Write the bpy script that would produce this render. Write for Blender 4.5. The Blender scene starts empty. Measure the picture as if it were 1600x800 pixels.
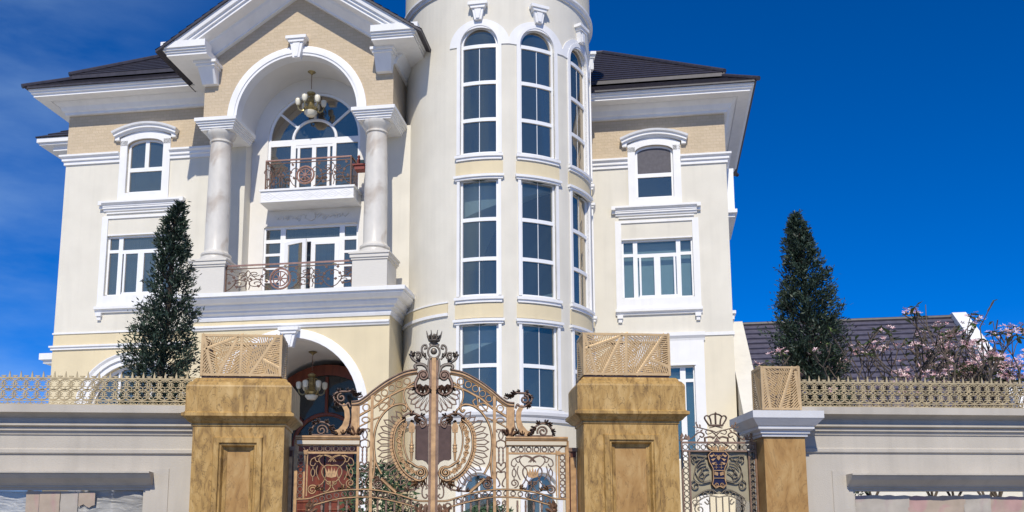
import bpy, bmesh, math, random
from math import sin, cos, pi, radians, sqrt, atan2
from mathutils import Vector, Matrix, Euler
random.seed(7)
scene = bpy.context.scene
col = scene.collection

# ------------------------------------------------------------------ camera, sky, sun, exposure
cd = bpy.data.cameras.new('camera'); cam = bpy.data.objects.new('camera', cd); col.objects.link(cam)
cd.sensor_fit = 'HORIZONTAL'; cd.sensor_width = 36.0; cd.lens = 34.886
cd.shift_y = 0.1235; cd.clip_end = 3000
cam.matrix_world = Matrix.Translation((0, -13, 1.6)) @ (Matrix.Rotation(-0.0913, 4, 'Z') @ Matrix.Rotation(pi/2+0.1672, 4, 'X') @ Matrix.Rotation(-0.0051, 4, 'Z'))
scene.camera = cam
SUN_FROM = Vector((-0.133, -0.996, 0.95)).normalized()
world = bpy.data.worlds.new('World'); scene.world = world; world.use_nodes = True
nt = world.node_tree; nt.nodes.clear()
sky = nt.nodes.new('ShaderNodeTexSky'); sky.sky_type = 'NISHITA'; sky.sun_disc = False
sky.sun_elevation = math.asin(SUN_FROM.z)
sky.sun_rotation = atan2(SUN_FROM.x, SUN_FROM.y)
sky.air_density = 0.65; sky.dust_density = 0.0; sky.ozone_density = 8.5; sky.altitude = 800
bg = nt.nodes.new('ShaderNodeBackground'); bg.inputs[1].default_value = 0.125
wo = nt.nodes.new('ShaderNodeOutputWorld')
# thin cirrus wisps: noise over the direction of the sky
tc = nt.nodes.new('ShaderNodeTexCoord'); mp = nt.nodes.new('ShaderNodeMapping'); mp.inputs['Scale'].default_value = (2.2, 2.2, 7.0)
mp.inputs['Rotation'].default_value = (0.3, 0.5, 0.4)
nz = nt.nodes.new('ShaderNodeTexNoise'); nz.inputs['Scale'].default_value = 1.6; nz.inputs['Detail'].default_value = 7; nz.inputs['Roughness'].default_value = .55
nt.links.new(tc.outputs['Generated'], mp.inputs[0]); nt.links.new(mp.outputs[0], nz.inputs['Vector'])
rp = nt.nodes.new('ShaderNodeValToRGB'); rp.color_ramp.elements[0].position = .30; rp.color_ramp.elements[1].position = .85
rp.color_ramp.elements[1].color = (.62, .62, .62, 1)
nt.links.new(nz.outputs[0], rp.inputs[0])
sx = nt.nodes.new('ShaderNodeSeparateXYZ'); nt.links.new(tc.outputs['Generated'], sx.inputs[0])
mr = nt.nodes.new('ShaderNodeMapRange'); mr.inputs[1].default_value = -.16; mr.inputs[2].default_value = -.40; mr.inputs[3].default_value = 0; mr.inputs[4].default_value = 1
nt.links.new(sx.outputs[0], mr.inputs[0])
mm = nt.nodes.new('ShaderNodeMath'); mm.operation = 'MULTIPLY'; nt.links.new(rp.outputs[0], mm.inputs[0]); nt.links.new(mr.outputs[0], mm.inputs[1])
hs = nt.nodes.new('ShaderNodeHueSaturation'); hs.inputs['Saturation'].default_value = 1.25; hs.inputs['Value'].default_value = 1.0
nt.links.new(sky.outputs[0], hs.inputs['Color'])
mx = nt.nodes.new('ShaderNodeMixRGB'); mx.inputs[2].default_value = (3.6, 5.3, 7.2, 1)
cm = nt.nodes.new('ShaderNodeMixRGB'); cm.blend_type = 'MULTIPLY'; cm.inputs[0].default_value = 1; cm.inputs[2].default_value = (1, .90, 1.10, 1)
nt.links.new(hs.outputs[0], cm.inputs[1])
nt.links.new(mm.outputs[0], mx.inputs[0]); nt.links.new(cm.outputs[0], mx.inputs[1])
nt.links.new(mx.outputs[0], bg.inputs[0]); nt.links.new(bg.outputs[0], wo.inputs[0])
sl = bpy.data.lights.new('sun', 'SUN'); so = bpy.data.objects.new('sun', sl); col.objects.link(so)
sl.energy = 3.9; sl.angle = radians(.5); sl.color = (1, .93, .80)
so.rotation_euler = SUN_FROM.to_track_quat('Z', 'Y').to_euler()
vs = scene.view_settings; vs.view_transform = 'Standard'; vs.look = 'None'; vs.gamma = 1; vs.exposure = 0.09; vs.use_curve_mapping = False
scene.render.engine = 'CYCLES'
scene.cycles.max_bounces = 8; scene.cycles.transparent_max_bounces = 12

# ------------------------------------------------------------------ materials
def mat(name, base, rough=.7, metal=0, vary=0.0, vscale=3.0, bump=0.0, bscale=30.0, spec=.4, color2=None, cscale=2.0, cpos=(.4, .65), stretch=(1, 1, 1), detail=6):
    m = bpy.data.materials.new(name); m.use_nodes = True; n = m.node_tree; b = n.nodes['Principled BSDF']
    b.inputs['Base Color'].default_value = (*base, 1); b.inputs['Roughness'].default_value = rough; b.inputs['Metallic'].default_value = metal
    b.inputs['Specular IOR Level'].default_value = spec
    t = n.nodes.new('ShaderNodeTexCoord'); mpn = n.nodes.new('ShaderNodeMapping'); mpn.inputs['Scale'].default_value = stretch
    n.links.new(t.outputs['Object'], mpn.inputs[0]); last = None
    if color2:
        a = n.nodes.new('ShaderNodeTexNoise'); a.inputs['Scale'].default_value = cscale; a.inputs['Detail'].default_value = detail; a.inputs['Distortion'].default_value = .6
        n.links.new(mpn.outputs[0], a.inputs['Vector'])
        r = n.nodes.new('ShaderNodeValToRGB'); r.color_ramp.elements[0].position = cpos[0]; r.color_ramp.elements[1].position = cpos[1]
        r.color_ramp.elements[0].color = (*base, 1); r.color_ramp.elements[1].color = (*color2, 1)
        n.links.new(a.outputs[0], r.inputs[0]); last = r.outputs[0]
    if vary:
        a = n.nodes.new('ShaderNodeTexNoise'); a.inputs['Scale'].default_value = vscale; a.inputs['Detail'].default_value = 8
        n.links.new(mpn.outputs[0], a.inputs['Vector'])
        r = n.nodes.new('ShaderNodeMapRange'); r.inputs[1].default_value = .3; r.inputs[2].default_value = .7; r.inputs[3].default_value = 1-vary; r.inputs[4].default_value = 1+vary*.4
        n.links.new(a.outputs[0], r.inputs[0])
        x = n.nodes.new('ShaderNodeMixRGB'); x.blend_type = 'MULTIPLY'; x.inputs[0].default_value = 1; x.inputs[1].default_value = (*base, 1)
        if last: n.links.new(last, x.inputs[1])
        n.links.new(r.outputs[0], x.inputs[2]); last = x.outputs[0]
    if last: n.links.new(last, b.inputs['Base Color'])
    if bump:
        a = n.nodes.new('ShaderNodeTexNoise'); a.inputs['Scale'].default_value = bscale; a.inputs['Detail'].default_value = 5
        n.links.new(mpn.outputs[0], a.inputs['Vector'])
        bn = n.nodes.new('ShaderNodeBump'); bn.inputs['Strength'].default_value = bump; bn.inputs['Distance'].default_value = .02
        n.links.new(a.outputs[0], bn.inputs['Height']); n.links.new(bn.outputs[0], b.inputs['Normal'])
    return m
def weather(m, amt=.06):
    n = m.node_tree; b = n.nodes['Principled BSDF']; src = b.inputs['Base Color'].links[0].from_socket
    t = n.nodes.new('ShaderNodeTexCoord'); mpn = n.nodes.new('ShaderNodeMapping'); mpn.inputs['Scale'].default_value = (3.2, 3.2, .22); n.links.new(t.outputs['Object'], mpn.inputs[0])
    a = n.nodes.new('ShaderNodeTexNoise'); a.inputs['Scale'].default_value = 1.7; a.inputs['Detail'].default_value = 7; n.links.new(mpn.outputs[0], a.inputs['Vector'])
    r = n.nodes.new('ShaderNodeMapRange'); r.inputs[1].default_value = .48; r.inputs[2].default_value = .75; r.inputs[3].default_value = 1; r.inputs[4].default_value = 1-amt
    n.links.new(a.outputs[0], r.inputs[0]); x = n.nodes.new('ShaderNodeMixRGB'); x.blend_type = 'MULTIPLY'; x.inputs[0].default_value = 1
    n.links.new(src, x.inputs[1]); n.links.new(r.outputs[0], x.inputs[2]); n.links.new(x.outputs[0], b.inputs['Base Color'])
CREAM = mat('cream_plaster', (.71, .675, .585), .85, vary=.07, vscale=1.2, bump=.15, bscale=40)
WHITE = mat('white_plaster', (.80, .80, .80), .6, vary=.05, vscale=2.0, bump=.08, bscale=25)
WHITEP = mat('white_frame_paint', (.82, .83, .84), .35, vary=.03)
YELLOW = mat('yellow_plaster', (.70, .60, .40), .85, vary=.06, vscale=1.5, bump=.15, bscale=40)
PALEY = mat('pale_yellow_plaster', (.73, .665, .52), .85, vary=.05, vscale=1.5, bump=.15, bscale=40)
LOGGIA = mat('warm_white_plaster', (.74, .72, .68), .85, vary=.04, vscale=2, bump=.1)
MARBLE = mat('column_marble', (.66, .63, .57), .35, color2=(.50, .44, .37), cscale=1.3, cpos=(.52, .62), vary=.08, vscale=5, stretch=(1, 1, .6))
PEDM = mat('pedestal_stone', (.66, .63, .57), .6, vary=.05, vscale=8, stretch=(1, 1, 6), bump=.1)
GREYW = mat('grey_beige_render', (.50, .458, .395), .85, vary=.10, vscale=1.6, bump=.2, bscale=60)
TRIMG = mat('grey_white_cap', (.62, .62, .63), .6, vary=.06, vscale=3, bump=.1)
ORN = mat('relief_plaster', (.70, .68, .64), .8, vary=.08, vscale=9)
DARKW = mat('dark_red_wood', (.20, .05, .022), .35, color2=(.13, .03, .014), cscale=2, stretch=(3, 3, .4), vary=.15, vscale=12)
BRASS = mat('aged_brass', (.42, .34, .17), .35, metal=.8, vary=.3, vscale=20)
LAMPG = mat('opal_glass', (.80, .76, .62), .25, vary=.05)
IRON = mat('copper_brown_iron', (.22, .13, .09), .4, metal=.5, vary=.3, vscale=25)
COPPER = mat('copper_rail', (.50, .28, .20), .35, metal=.6, vary=.2, vscale=15)
GOLDL = mat('champagne_cut_metal', (.58, .41, .22), .5, metal=.25, vary=.18, vscale=5, bump=.1)
GOLDF = mat('champagne_fence_metal', (.52, .42, .25), .5, metal=.25, vary=.25, vscale=6)
PLAQ = mat('brown_plaque_metal', (.115, .07, .055), .45, metal=.3, vary=.25, vscale=12)
ENAMEL = mat('dark_blue_enamel', (.015, .012, .04), .3)
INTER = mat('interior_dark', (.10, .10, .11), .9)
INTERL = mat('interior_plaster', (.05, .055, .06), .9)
CURT = mat('grey_curtain', (.22, .25, .28), .9, color2=(.12, .14, .17), cscale=3, stretch=(14, 14, .3), cpos=(.4, .6))
BLIND = mat('pale_blind', (.62, .66, .62), .8, vary=.08, vscale=2)
BLINDT = mat('teal_louvre', (.10, .20, .20), .5, vary=.1)
SCREEN = mat('grey_fly_screen', (.115, .11, .125), .8, vary=.15, vscale=10)
PAVE = mat('asphalt', (.05, .05, .052), .9, vary=.25, vscale=4, bump=.4, bscale=120)
KERB = mat('concrete', (.35, .34, .32), .85, vary=.15, vscale=3, bump=.3, bscale=60)
YARD = mat('yard_paving', (.56, .53, .47), .8, vary=.15, vscale=3, bump=.2)
BARK = mat('grey_bark', (.12, .095, .075), .9, vary=.3, vscale=14, bump=.5)
BARKD = mat('dark_bark', (.05, .038, .03), .9, vary=.3, vscale=14)
CARD = mat('cardboard', (.42, .34, .27), .85, color2=(.44, .28, .26), cscale=3, cpos=(.5, .62), vary=.15, vscale=6)
CARDG = mat('grey_cardboard', (.43, .39, .34), .85, color2=(.40, .30, .30), cscale=2.2, cpos=(.52, .66), vary=.18, vscale=5)
LANT = mat('red_lantern_wood', (.22, .05, .035), .5)

LIQ = None
CREAMM = mat('pale_highlight', (.72, .62, .44), .35, metal=.2, vary=.05)  # highlight on the polished gate cornice, put in as colour
BACK = mat('olive_wall_shade', (.36, .32, .22), .6, metal=.0, vary=.25, vscale=3)  # tone of the house wall in shade, seen through the side gate
def leafmat(name, a, b, rough=.55):
    m = bpy.data.materials.new(name); m.use_nodes = True; n = m.node_tree; p = n.nodes['Principled BSDF']
    g = n.nodes.new('ShaderNodeNewGeometry'); r = n.nodes.new('ShaderNodeValToRGB')
    r.color_ramp.elements[0].color = (*a, 1); r.color_ramp.elements[1].color = (*b, 1)
    n.links.new(g.outputs['Random Per Island'], r.inputs[0]); n.links.new(r.outputs[0], p.inputs['Base Color'])
    p.inputs['Roughness'].default_value = rough
    return m
CYP = leafmat('dark_conifer_leaf', (.012, .027, .018), (.042, .072, .040))
GREEN = leafmat('frangipani_leaf', (.05, .085, .03), (.16, .22, .06))
PINK = leafmat('pink_petals', (.62, .30, .34), (.82, .68, .66))
SHRUB = leafmat('shrub_leaf', (.02, .045, .02), (.06, .11, .04))

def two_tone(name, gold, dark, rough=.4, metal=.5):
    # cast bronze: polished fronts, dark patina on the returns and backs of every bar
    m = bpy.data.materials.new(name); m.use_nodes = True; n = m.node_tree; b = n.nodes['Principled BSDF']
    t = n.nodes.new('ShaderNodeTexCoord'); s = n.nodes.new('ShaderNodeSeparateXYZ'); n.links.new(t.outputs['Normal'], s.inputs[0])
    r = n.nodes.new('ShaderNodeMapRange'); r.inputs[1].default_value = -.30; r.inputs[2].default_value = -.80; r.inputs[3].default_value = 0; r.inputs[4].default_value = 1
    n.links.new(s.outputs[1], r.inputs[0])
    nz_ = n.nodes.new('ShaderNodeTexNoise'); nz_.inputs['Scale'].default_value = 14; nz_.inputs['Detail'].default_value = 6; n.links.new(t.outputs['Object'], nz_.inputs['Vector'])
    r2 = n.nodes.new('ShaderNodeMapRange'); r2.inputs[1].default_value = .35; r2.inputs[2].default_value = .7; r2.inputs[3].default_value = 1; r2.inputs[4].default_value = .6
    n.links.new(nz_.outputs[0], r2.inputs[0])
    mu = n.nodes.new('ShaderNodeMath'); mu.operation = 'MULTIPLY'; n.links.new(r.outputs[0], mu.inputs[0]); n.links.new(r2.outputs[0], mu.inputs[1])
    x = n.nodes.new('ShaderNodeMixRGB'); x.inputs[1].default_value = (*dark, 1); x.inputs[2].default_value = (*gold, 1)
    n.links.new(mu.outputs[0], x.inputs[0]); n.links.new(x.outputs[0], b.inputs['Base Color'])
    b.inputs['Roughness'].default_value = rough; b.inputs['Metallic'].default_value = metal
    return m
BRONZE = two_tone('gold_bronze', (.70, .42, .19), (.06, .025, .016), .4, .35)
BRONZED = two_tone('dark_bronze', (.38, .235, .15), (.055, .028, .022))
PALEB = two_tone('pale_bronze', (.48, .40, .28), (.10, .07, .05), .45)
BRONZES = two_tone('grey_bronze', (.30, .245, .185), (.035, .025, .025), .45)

def glassmat(name, tint, refl=.12, ior=1.55):
    m = bpy.data.materials.new(name); m.use_nodes = True; n = m.node_tree; n.nodes.clear()
    o = n.nodes.new('ShaderNodeOutputMaterial'); tr = n.nodes.new('ShaderNodeBsdfTransparent'); tr.inputs[0].default_value = (*tint, 1)
    g = n.nodes.new('ShaderNodeBsdfGlossy'); g.inputs['Roughness'].default_value = .03; g.inputs['Color'].default_value = (1, .84, .62, 1)
    f = n.nodes.new('ShaderNodeFresnel'); f.inputs[0].default_value = ior
    a = n.nodes.new('ShaderNodeMath'); a.operation = 'ADD'; a.inputs[1].default_value = refl; n.links.new(f.outputs[0], a.inputs[0]); mn_ = n.nodes.new('ShaderNodeMath'); mn_.operation = 'MINIMUM'; mn_.inputs[1].default_value = .45; n.links.new(a.outputs[0], mn_.inputs[0]); a = mn_
    mxs = n.nodes.new('ShaderNodeMixShader'); n.links.new(a.outputs[0], mxs.inputs[0]); n.links.new(tr.outputs[0], mxs.inputs[1]); n.links.new(g.outputs[0], mxs.inputs[2])
    t = n.nodes.new('ShaderNodeTexCoord'); w = n.nodes.new('ShaderNodeTexNoise'); w.inputs['Scale'].default_value = .9; n.links.new(t.outputs['Object'], w.inputs['Vector'])
    bn = n.nodes.new('ShaderNodeBump'); bn.inputs['Strength'].default_value = .12; bn.inputs['Distance'].default_value = .05
    n.links.new(w.outputs[0], bn.inputs['Height']); n.links.new(bn.outputs[0], g.inputs['Normal'])
    df = n.nodes.new('ShaderNodeBsdfDiffuse'); df.inputs[0].default_value = (.42, .50, .52, 1); m2_ = n.nodes.new('ShaderNodeMixShader'); m2_.inputs[0].default_value = .075
    n.links.new(mxs.outputs[0], m2_.inputs[1]); n.links.new(df.outputs[0], m2_.inputs[2]); n.links.new(m2_.outputs[0], o.inputs[0]); return m
GLASS = glassmat('blue_tinted_glass', (.50, .62, .66), .17)
GLASSD = glassmat('navy_tinted_glass', (.26, .34, .40), .22)

for m_ in (CREAM, WHITE, YELLOW, PALEY, GREYW, TRIMG): weather(m_, .13 if m_ is GREYW else .055)
def sandstone():
    m = mat('split_sandstone', (.62, .50, .35), .9)
    n = m.node_tree; b = n.nodes['Principled BSDF']
    t = n.nodes.new('ShaderNodeTexCoord'); s = n.nodes.new('ShaderNodeSeparateXYZ'); n.links.new(t.outputs['Object'], s.inputs[0])
    ad = n.nodes.new('ShaderNodeMath'); n.links.new(s.outputs[0], ad.inputs[0]); n.links.new(s.outputs[1], ad.inputs[1])
    c = n.nodes.new('ShaderNodeCombineXYZ'); n.links.new(ad.outputs[0], c.inputs[0]); n.links.new(s.outputs[2], c.inputs[1])
    br = n.nodes.new('ShaderNodeTexBrick'); br.inputs['Scale'].default_value = 1.0; br.inputs['Brick Width'].default_value = .20; br.inputs['Row Height'].default_value = .10
    br.inputs['Mortar Size'].default_value = .006; br.inputs['Color1'].default_value = (.56, .455, .325, 1); br.inputs['Color2'].default_value = (.51, .415, .29, 1); br.inputs['Mortar'].default_value = (.47, .375, .255, 1)
    n.links.new(c.outputs[0], br.inputs['Vector']); n.links.new(br.outputs[0], b.inputs['Base Color'])
    a = n.nodes.new('ShaderNodeTexNoise'); a.inputs['Scale'].default_value = 14; a.inputs['Detail'].default_value = 6; n.links.new(t.outputs['Object'], a.inputs['Vector'])
    bn = n.nodes.new('ShaderNodeBump'); bn.inputs['Strength'].default_value = .5; bn.inputs['Distance'].default_value = .03; n.links.new(a.outputs[0], bn.inputs['Height']); n.links.new(bn.outputs[0], b.inputs['Normal'])
    return m
SAND = sandstone()

def golden_stone(name, c1, c2, c3, scale, vein=.5):
    m = mat(name, c1, .5); n = m.node_tree; b = n.nodes['Principled BSDF']
    t = n.nodes.new('ShaderNodeTexCoord'); mpn = n.nodes.new('ShaderNodeMapping'); mpn.inputs['Rotation'].default_value = (0, -.55, .3); mpn.inputs['Scale'].default_value = (2.1, 1.3, .75)
    n.links.new(t.outputs['Object'], mpn.inputs[0])
    a = n.nodes.new('ShaderNodeTexNoise'); a.inputs['Scale'].default_value = scale; a.inputs['Detail'].default_value = 9; a.inputs['Roughness'].default_value = .62; a.inputs['Distortion'].default_value = 1.4
    n.links.new(mpn.outputs[0], a.inputs['Vector'])
    r = n.nodes.new('ShaderNodeValToRGB'); e = r.color_ramp.elements; e[0].position = .32; e[0].color = (*c2, 1); e[1].position = .68; e[1].color = (*c3, 1)
    k = r.color_ramp.elements.new(.5); k.color = (*c1, 1); n.links.new(a.outputs[0], r.inputs[0])
    v = n.nodes.new('ShaderNodeTexNoise'); v.inputs['Scale'].default_value = scale*1.1; v.inputs['Detail'].default_value = 5; v.inputs['Distortion'].default_value = 2.5
    n.links.new(mpn.outputs[0], v.inputs['Vector'])
    w = n.nodes.new('ShaderNodeValToRGB'); e = w.color_ramp.elements; e[0].position = .485; e[0].color = (1, 1, 1, 1); e[1].position = .515; e[1].color = (1, 1, 1, 1)
    k = w.color_ramp.elements.new(.5); k.color = (1-vein, 1-vein, 1-vein, 1); n.links.new(v.outputs[0], w.inputs[0])
    x = n.nodes.new('ShaderNodeMixRGB'); x.blend_type = 'MULTIPLY'; x.inputs[0].default_value = 1; n.links.new(r.outputs[0], x.inputs[1]); n.links.new(w.outputs[0], x.inputs[2])
    n.links.new(x.outputs[0], b.inputs['Base Color'])
    bn = n.nodes.new('ShaderNodeBump'); bn.inputs['Strength'].default_value = .25; bn.inputs['Distance'].default_value = .02; n.links.new(a.outputs[0], bn.inputs['Height']); n.links.new(bn.outputs[0], b.inputs['Normal'])
    return m
STONE = golden_stone('golden_granite', (.42, .255, .078), (.20, .115, .036), (.55, .37, .15), 2.6, .55)
STONEO = golden_stone('amber_granite', (.38, .215, .07), (.24, .13, .04), (.47, .30, .12), 1.6, .3)

def tile_mat():
    m = mat('slate_purple_roof_tile', (.045, .040, .052), .45, vary=.35, vscale=8, spec=.5); return m
TILE = tile_mat()

def plastic():
    m = bpy.data.materials.new('clear_plastic_film'); m.use_nodes = True; n = m.node_tree; p = n.nodes['Principled BSDF']
    p.inputs['Base Color'].default_value = (.40, .39, .37, 1); p.inputs['Roughness'].default_value = .42; p.inputs['Alpha'].default_value = .70; p.inputs['Specular IOR Level'].default_value = .35
    t = n.nodes.new('ShaderNodeTexCoord'); a = n.nodes.new('ShaderNodeTexNoise'); a.inputs['Scale'].default_value = 3.2; a.inputs['Detail'].default_value = 3; a.inputs['Distortion'].default_value = 2.2
    mpn = n.nodes.new('ShaderNodeMapping'); mpn.inputs['Rotation'].default_value = (0, .6, 0); mpn.inputs['Scale'].default_value = (.6, 1, 2.4); n.links.new(t.outputs['Object'], mpn.inputs[0]); n.links.new(mpn.outputs[0], a.inputs['Vector'])
    bn = n.nodes.new('ShaderNodeBump'); bn.inputs['Strength'].default_value = .8; bn.inputs['Distance'].default_value = .04; n.links.new(a.outputs[0], bn.inputs['Height']); n.links.new(bn.outputs[0], p.inputs['Normal'])
    return m
PLASTIC = plastic()

# ------------------------------------------------------------------ mesh helpers
class MB:
    def __init__(s): s.v = []; s.f = []
    def add(s, vs_, fs):
        o = len(s.v); s.v += [tuple(p) for p in vs_]; s.f += [tuple(i+o for i in f) for f in fs]; return s
    def box(s, x0, x1, y0, y1, z0, z1):
        return s.add([(x0, y0, z0), (x1, y0, z0), (x1, y1, z0), (x0, y1, z0), (x0, y0, z1), (x1, y0, z1), (x1, y1, z1), (x0, y1, z1)],
                     [(0, 3, 2, 1), (4, 5, 6, 7), (0, 1, 5, 4), (1, 2, 6, 5), (2, 3, 7, 6), (3, 0, 4, 7)])
    def grid(s, rows, closed=False, capa=False, capb=False, wrap=False):
        n = len(rows[0]); fs = []
        R = len(rows)
        for i in range(R if wrap else R-1):
            for j in range(n if closed else n-1):
                a, b = i*n+j, i*n+(j+1) % n; c, d = ((i+1) % R)*n+(j+1) % n, ((i+1) % R)*n+j
                fs.append((a, b, c, d))
        if capa: fs.append(tuple(range(n-1, -1, -1)))
        if capb: fs.append(tuple((R-1)*n+j for j in range(n)))
        return s.add([p for r in rows for p in r], fs)
    def tube(s, pts, r, n=6, closed=False):
        pts = [Vector(p) for p in pts]; rows = []; N = len(pts)
        for i, p in enumerate(pts):
            a = pts[(i-1) % N] if (closed or i > 0) else p; b = pts[(i+1) % N] if (closed or i < N-1) else p
            t = (b-a).normalized() if (b-a).length > 1e-9 else Vector((0, 0, 1)); u = t.cross(Vector((0, 1, 0)))
            if u.length < .2: u = t.cross(Vector((1, 0, 0)))
            u.normalize(); w = t.cross(u); rr = r[i] if isinstance(r, (list, tuple)) else r
            rows.append([p+(u*cos(k*2*pi/n)+w*sin(k*2*pi/n))*rr for k in range(n)])
        return s.grid(rows, closed=True, capa=not closed, capb=not closed, wrap=closed)
    def lathe(s, prof, c=(0, 0, 0), n=24, caps=True):
        rows = [[(c[0]+r*cos(k*2*pi/n), c[1]+r*sin(k*2*pi/n), c[2]+z) for k in range(n)] for r, z in prof]
        return s.grid(rows, closed=True, capa=caps, capb=caps)
    def build(s, name, m, parent=None, smooth=False, label=None, kind=None):
        me = bpy.data.meshes.new(name); me.from_pydata(s.v, [], s.f)
        bm = bmesh.new(); bm.from_mesh(me); bmesh.ops.recalc_face_normals(bm, faces=bm.faces); bm.to_mesh(me); bm.free()
        me.materials.append(m)
        if smooth:
            for p in me.polygons: p.use_smooth = True
            try: me.set_sharp_from_angle(angle=radians(38))
            except Exception: pass
        o = bpy.data.objects.new(name, me); col.objects.link(o)
        if parent: o.parent = parent
        if label: o['label'] = label
        if kind: o['kind'] = kind
        return o
def thing(name, label, cat, loc=(0, 0, 0), rz=0, group=None):
    o = bpy.data.objects.new(name, None); col.objects.link(o); o.location = loc; o.rotation_euler = (0, 0, rz); o.empty_display_size = .3
    o['label'] = label; o['category'] = cat
    if group: o['group'] = group
    return o
def tag(o, label, cat, group=None):
    o['label'] = label; o['category'] = cat
    if group: o['group'] = group
    return o
def copy_tree(o, parent=None):
    c = o.copy(); col.objects.link(c)
    if parent: c.parent = parent
    for ch in o.children: copy_tree(ch, c)
    return c
def recenter(o, at):
    # put the origin of a one-mesh thing at its base
    for v in o.data.vertices: v.co -= Vector(at)
    o.location = Vector(o.location)+Vector(at); return o

def offs(path, closed, side):
    N = len(path); out = []
    for i in range(N):
        p = Vector(path[i]).to_2d()
        d1 = (p-Vector(path[(i-1) % N]).to_2d()) if (closed or i > 0) else None
        d2 = (Vector(path[(i+1) % N]).to_2d()-p) if (closed or i < N-1) else None
        if d1 is None: d1 = d2
        if d2 is None: d2 = d1
        n1 = Vector((-d1.y, d1.x)).normalized(); n2 = Vector((-d2.y, d2.x)).normalized()
        m = (n1+n2)/max(.25, 1+n1.dot(n2)); out.append(m*side)
    return out
def plan_sweep(mb, path, prof, side=1, closed=False):
    # moulding: profile (out, z) along a plan polyline, mitred
    ns = offs(path, closed, side)
    rows = [[(p[0]+n.x*o, p[1]+n.y*o, z) for o, z in prof] for p, n in zip(path, ns)]
    mb.grid(rows, closed=True, capa=not closed, capb=not closed, wrap=closed); return mb
def flat(v0): return lambda s, z, d=0: (s, v0-d, z)
def side_r(u0): return lambda s, z, d=0: (u0+d, s, z)
CX, CY, TR = -4.48, .65, 2.85
def cyl(R=TR): return lambda s, z, d=0: (CX+(R+d)*sin(s/TR), CY-(R+d)*cos(s/TR), z)
def wall_sweep(mb, F, curve, prof, closed=False, side=1, caps=True, plumb=False):
    ns = offs(curve, closed, side)
    if plumb: ns[0] = Vector((0, 1/ns[0].y)); ns[-1] = Vector((0, 1/ns[-1].y))
    rows = [[F(p[0]+n.x*r, p[1]+n.y*r, d) for r, d in prof] for p, n in zip(curve, ns)]
    mb.grid(rows, closed=True, capa=caps and not closed, capb=caps and not closed, wrap=closed); return mb
def rib(mb, F, curve, w, d0, d1, closed=False):
    m_ = d0+(d1-d0)*.62; return wall_sweep(mb, F, curve, [(-w/2, d0), (-w/2, m_), (-w*.24, d1), (w*.24, d1), (w/2, m_), (w/2, d0)], closed)
def bar(mb, F, s0, s1, z0, z1, d0, d1, n=1):
    rows = []
    for i in range(n+1):
        s = s0+(s1-s0)*i/n; rows.append([F(s, z0, d0), F(s, z0, d1), F(s, z1, d1), F(s, z1, d0)])
    return mb.grid(rows, closed=True, capa=True, capb=True)
def poly(mb, F, pts, d0, d1):
    n = len(pts); return mb.add([F(p[0], p[1], d0) for p in pts]+[F(p[0], p[1], d1) for p in pts],
        [tuple(range(n)), tuple(range(2*n-1, n-1, -1))]+[(i, (i+1) % n, n+(i+1) % n, n+i) for i in range(n)])
class Op:
    def __init__(s, s0, s1, z0, z1, rise=0): s.s0, s.s1, s.z0, s.z1, s.rise = s0, s1, z0, z1, rise
    def top(s, x):
        if not s.rise: return s.z1
        c = (s.s0+s.s1)/2; h = (s.s1-s.s0)/2; t = min(1, abs(x-c)/h); return s.z1+s.rise*sqrt(max(0, 1-t*t))
    def outline(s, n=20, base=True):
        c = (s.s0+s.s1)/2; h = (s.s1-s.s0)/2
        if s.rise: a = [(c-h*cos(pi*i/n), s.z1+s.rise*sin(pi*i/n)) for i in range(n+1)]
        else: a = [(s.s0, s.z1), (s.s1, s.z1)]
        return [(s.s0, s.z0)]+a+[(s.s1, s.z0)]
def wall(mb, F, s0, s1, z0, z1, ops=(), depth=.15, step=None, extra=(), d=0):
    ztop = z1 if callable(z1) else (lambda x: z1)
    bp = {s0, s1, *extra}
    for o in ops:
        if o.rise: bp |= {(o.s0+o.s1)/2-(o.s1-o.s0)/2*cos(pi*i/20) for i in range(21)}
        bp |= {o.s0, o.s1}
    if step:
        n = int(math.ceil((s1-s0)/step)); bp |= {s0+(s1-s0)*i/n for i in range(n+1)}
    bp = sorted(b for b in bp if s0-1e-6 <= b <= s1+1e-6); q = [bp[0]]
    for b in bp[1:]:
        if b-q[-1] > 1e-4: q.append(b)
    for a, b in zip(q, q[1:]):
        m = (a+b)/2; cov = sorted([o for o in ops if o.s0 < m < o.s1], key=lambda o: o.z0); la = lb = z0
        for o in cov:
            mb.add([F(a, la, d), F(b, lb, d), F(b, o.z0, d), F(a, o.z0, d)], [(0, 1, 2, 3)])
            if o.z0 > z0+1e-4: mb.add([F(a, o.z0, d), F(b, o.z0, d), F(b, o.z0, d-depth), F(a, o.z0, d-depth)], [(0, 1, 2, 3)])
            la, lb = o.top(a), o.top(b)
            if la < ztop(a)-1e-4: mb.add([F(a, la, d), F(b, lb, d), F(b, lb, d-depth), F(a, la, d-depth)], [(0, 1, 2, 3)])
        mb.add([F(a, la, d), F(b, lb, d), F(b, ztop(b), d), F(a, ztop(a), d)], [(0, 1, 2, 3)])
    for o in ops:
        for s in (o.s0, o.s1): mb.add([F(s, o.z0, d), F(s, o.z1, d), F(s, o.z1, d-depth), F(s, o.z0, d-depth)], [(0, 1, 2, 3)])
    return mb
def pane(F, o, d, m, parent, name='pane', n=6, smooth=False):
    mb = MB(); xs = sorted({o.s0+(o.s1-o.s0)*i/n for i in range(n+1)} | ({(o.s0+o.s1)/2-(o.s1-o.s0)/2*cos(pi*i/20) for i in range(21)} if o.rise else set()))
    rows = [[F(x, o.z0, d), F(x, o.top(x), d)] for x in xs]; mb.grid(rows); return mb.build(name, m, parent, smooth)
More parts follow.
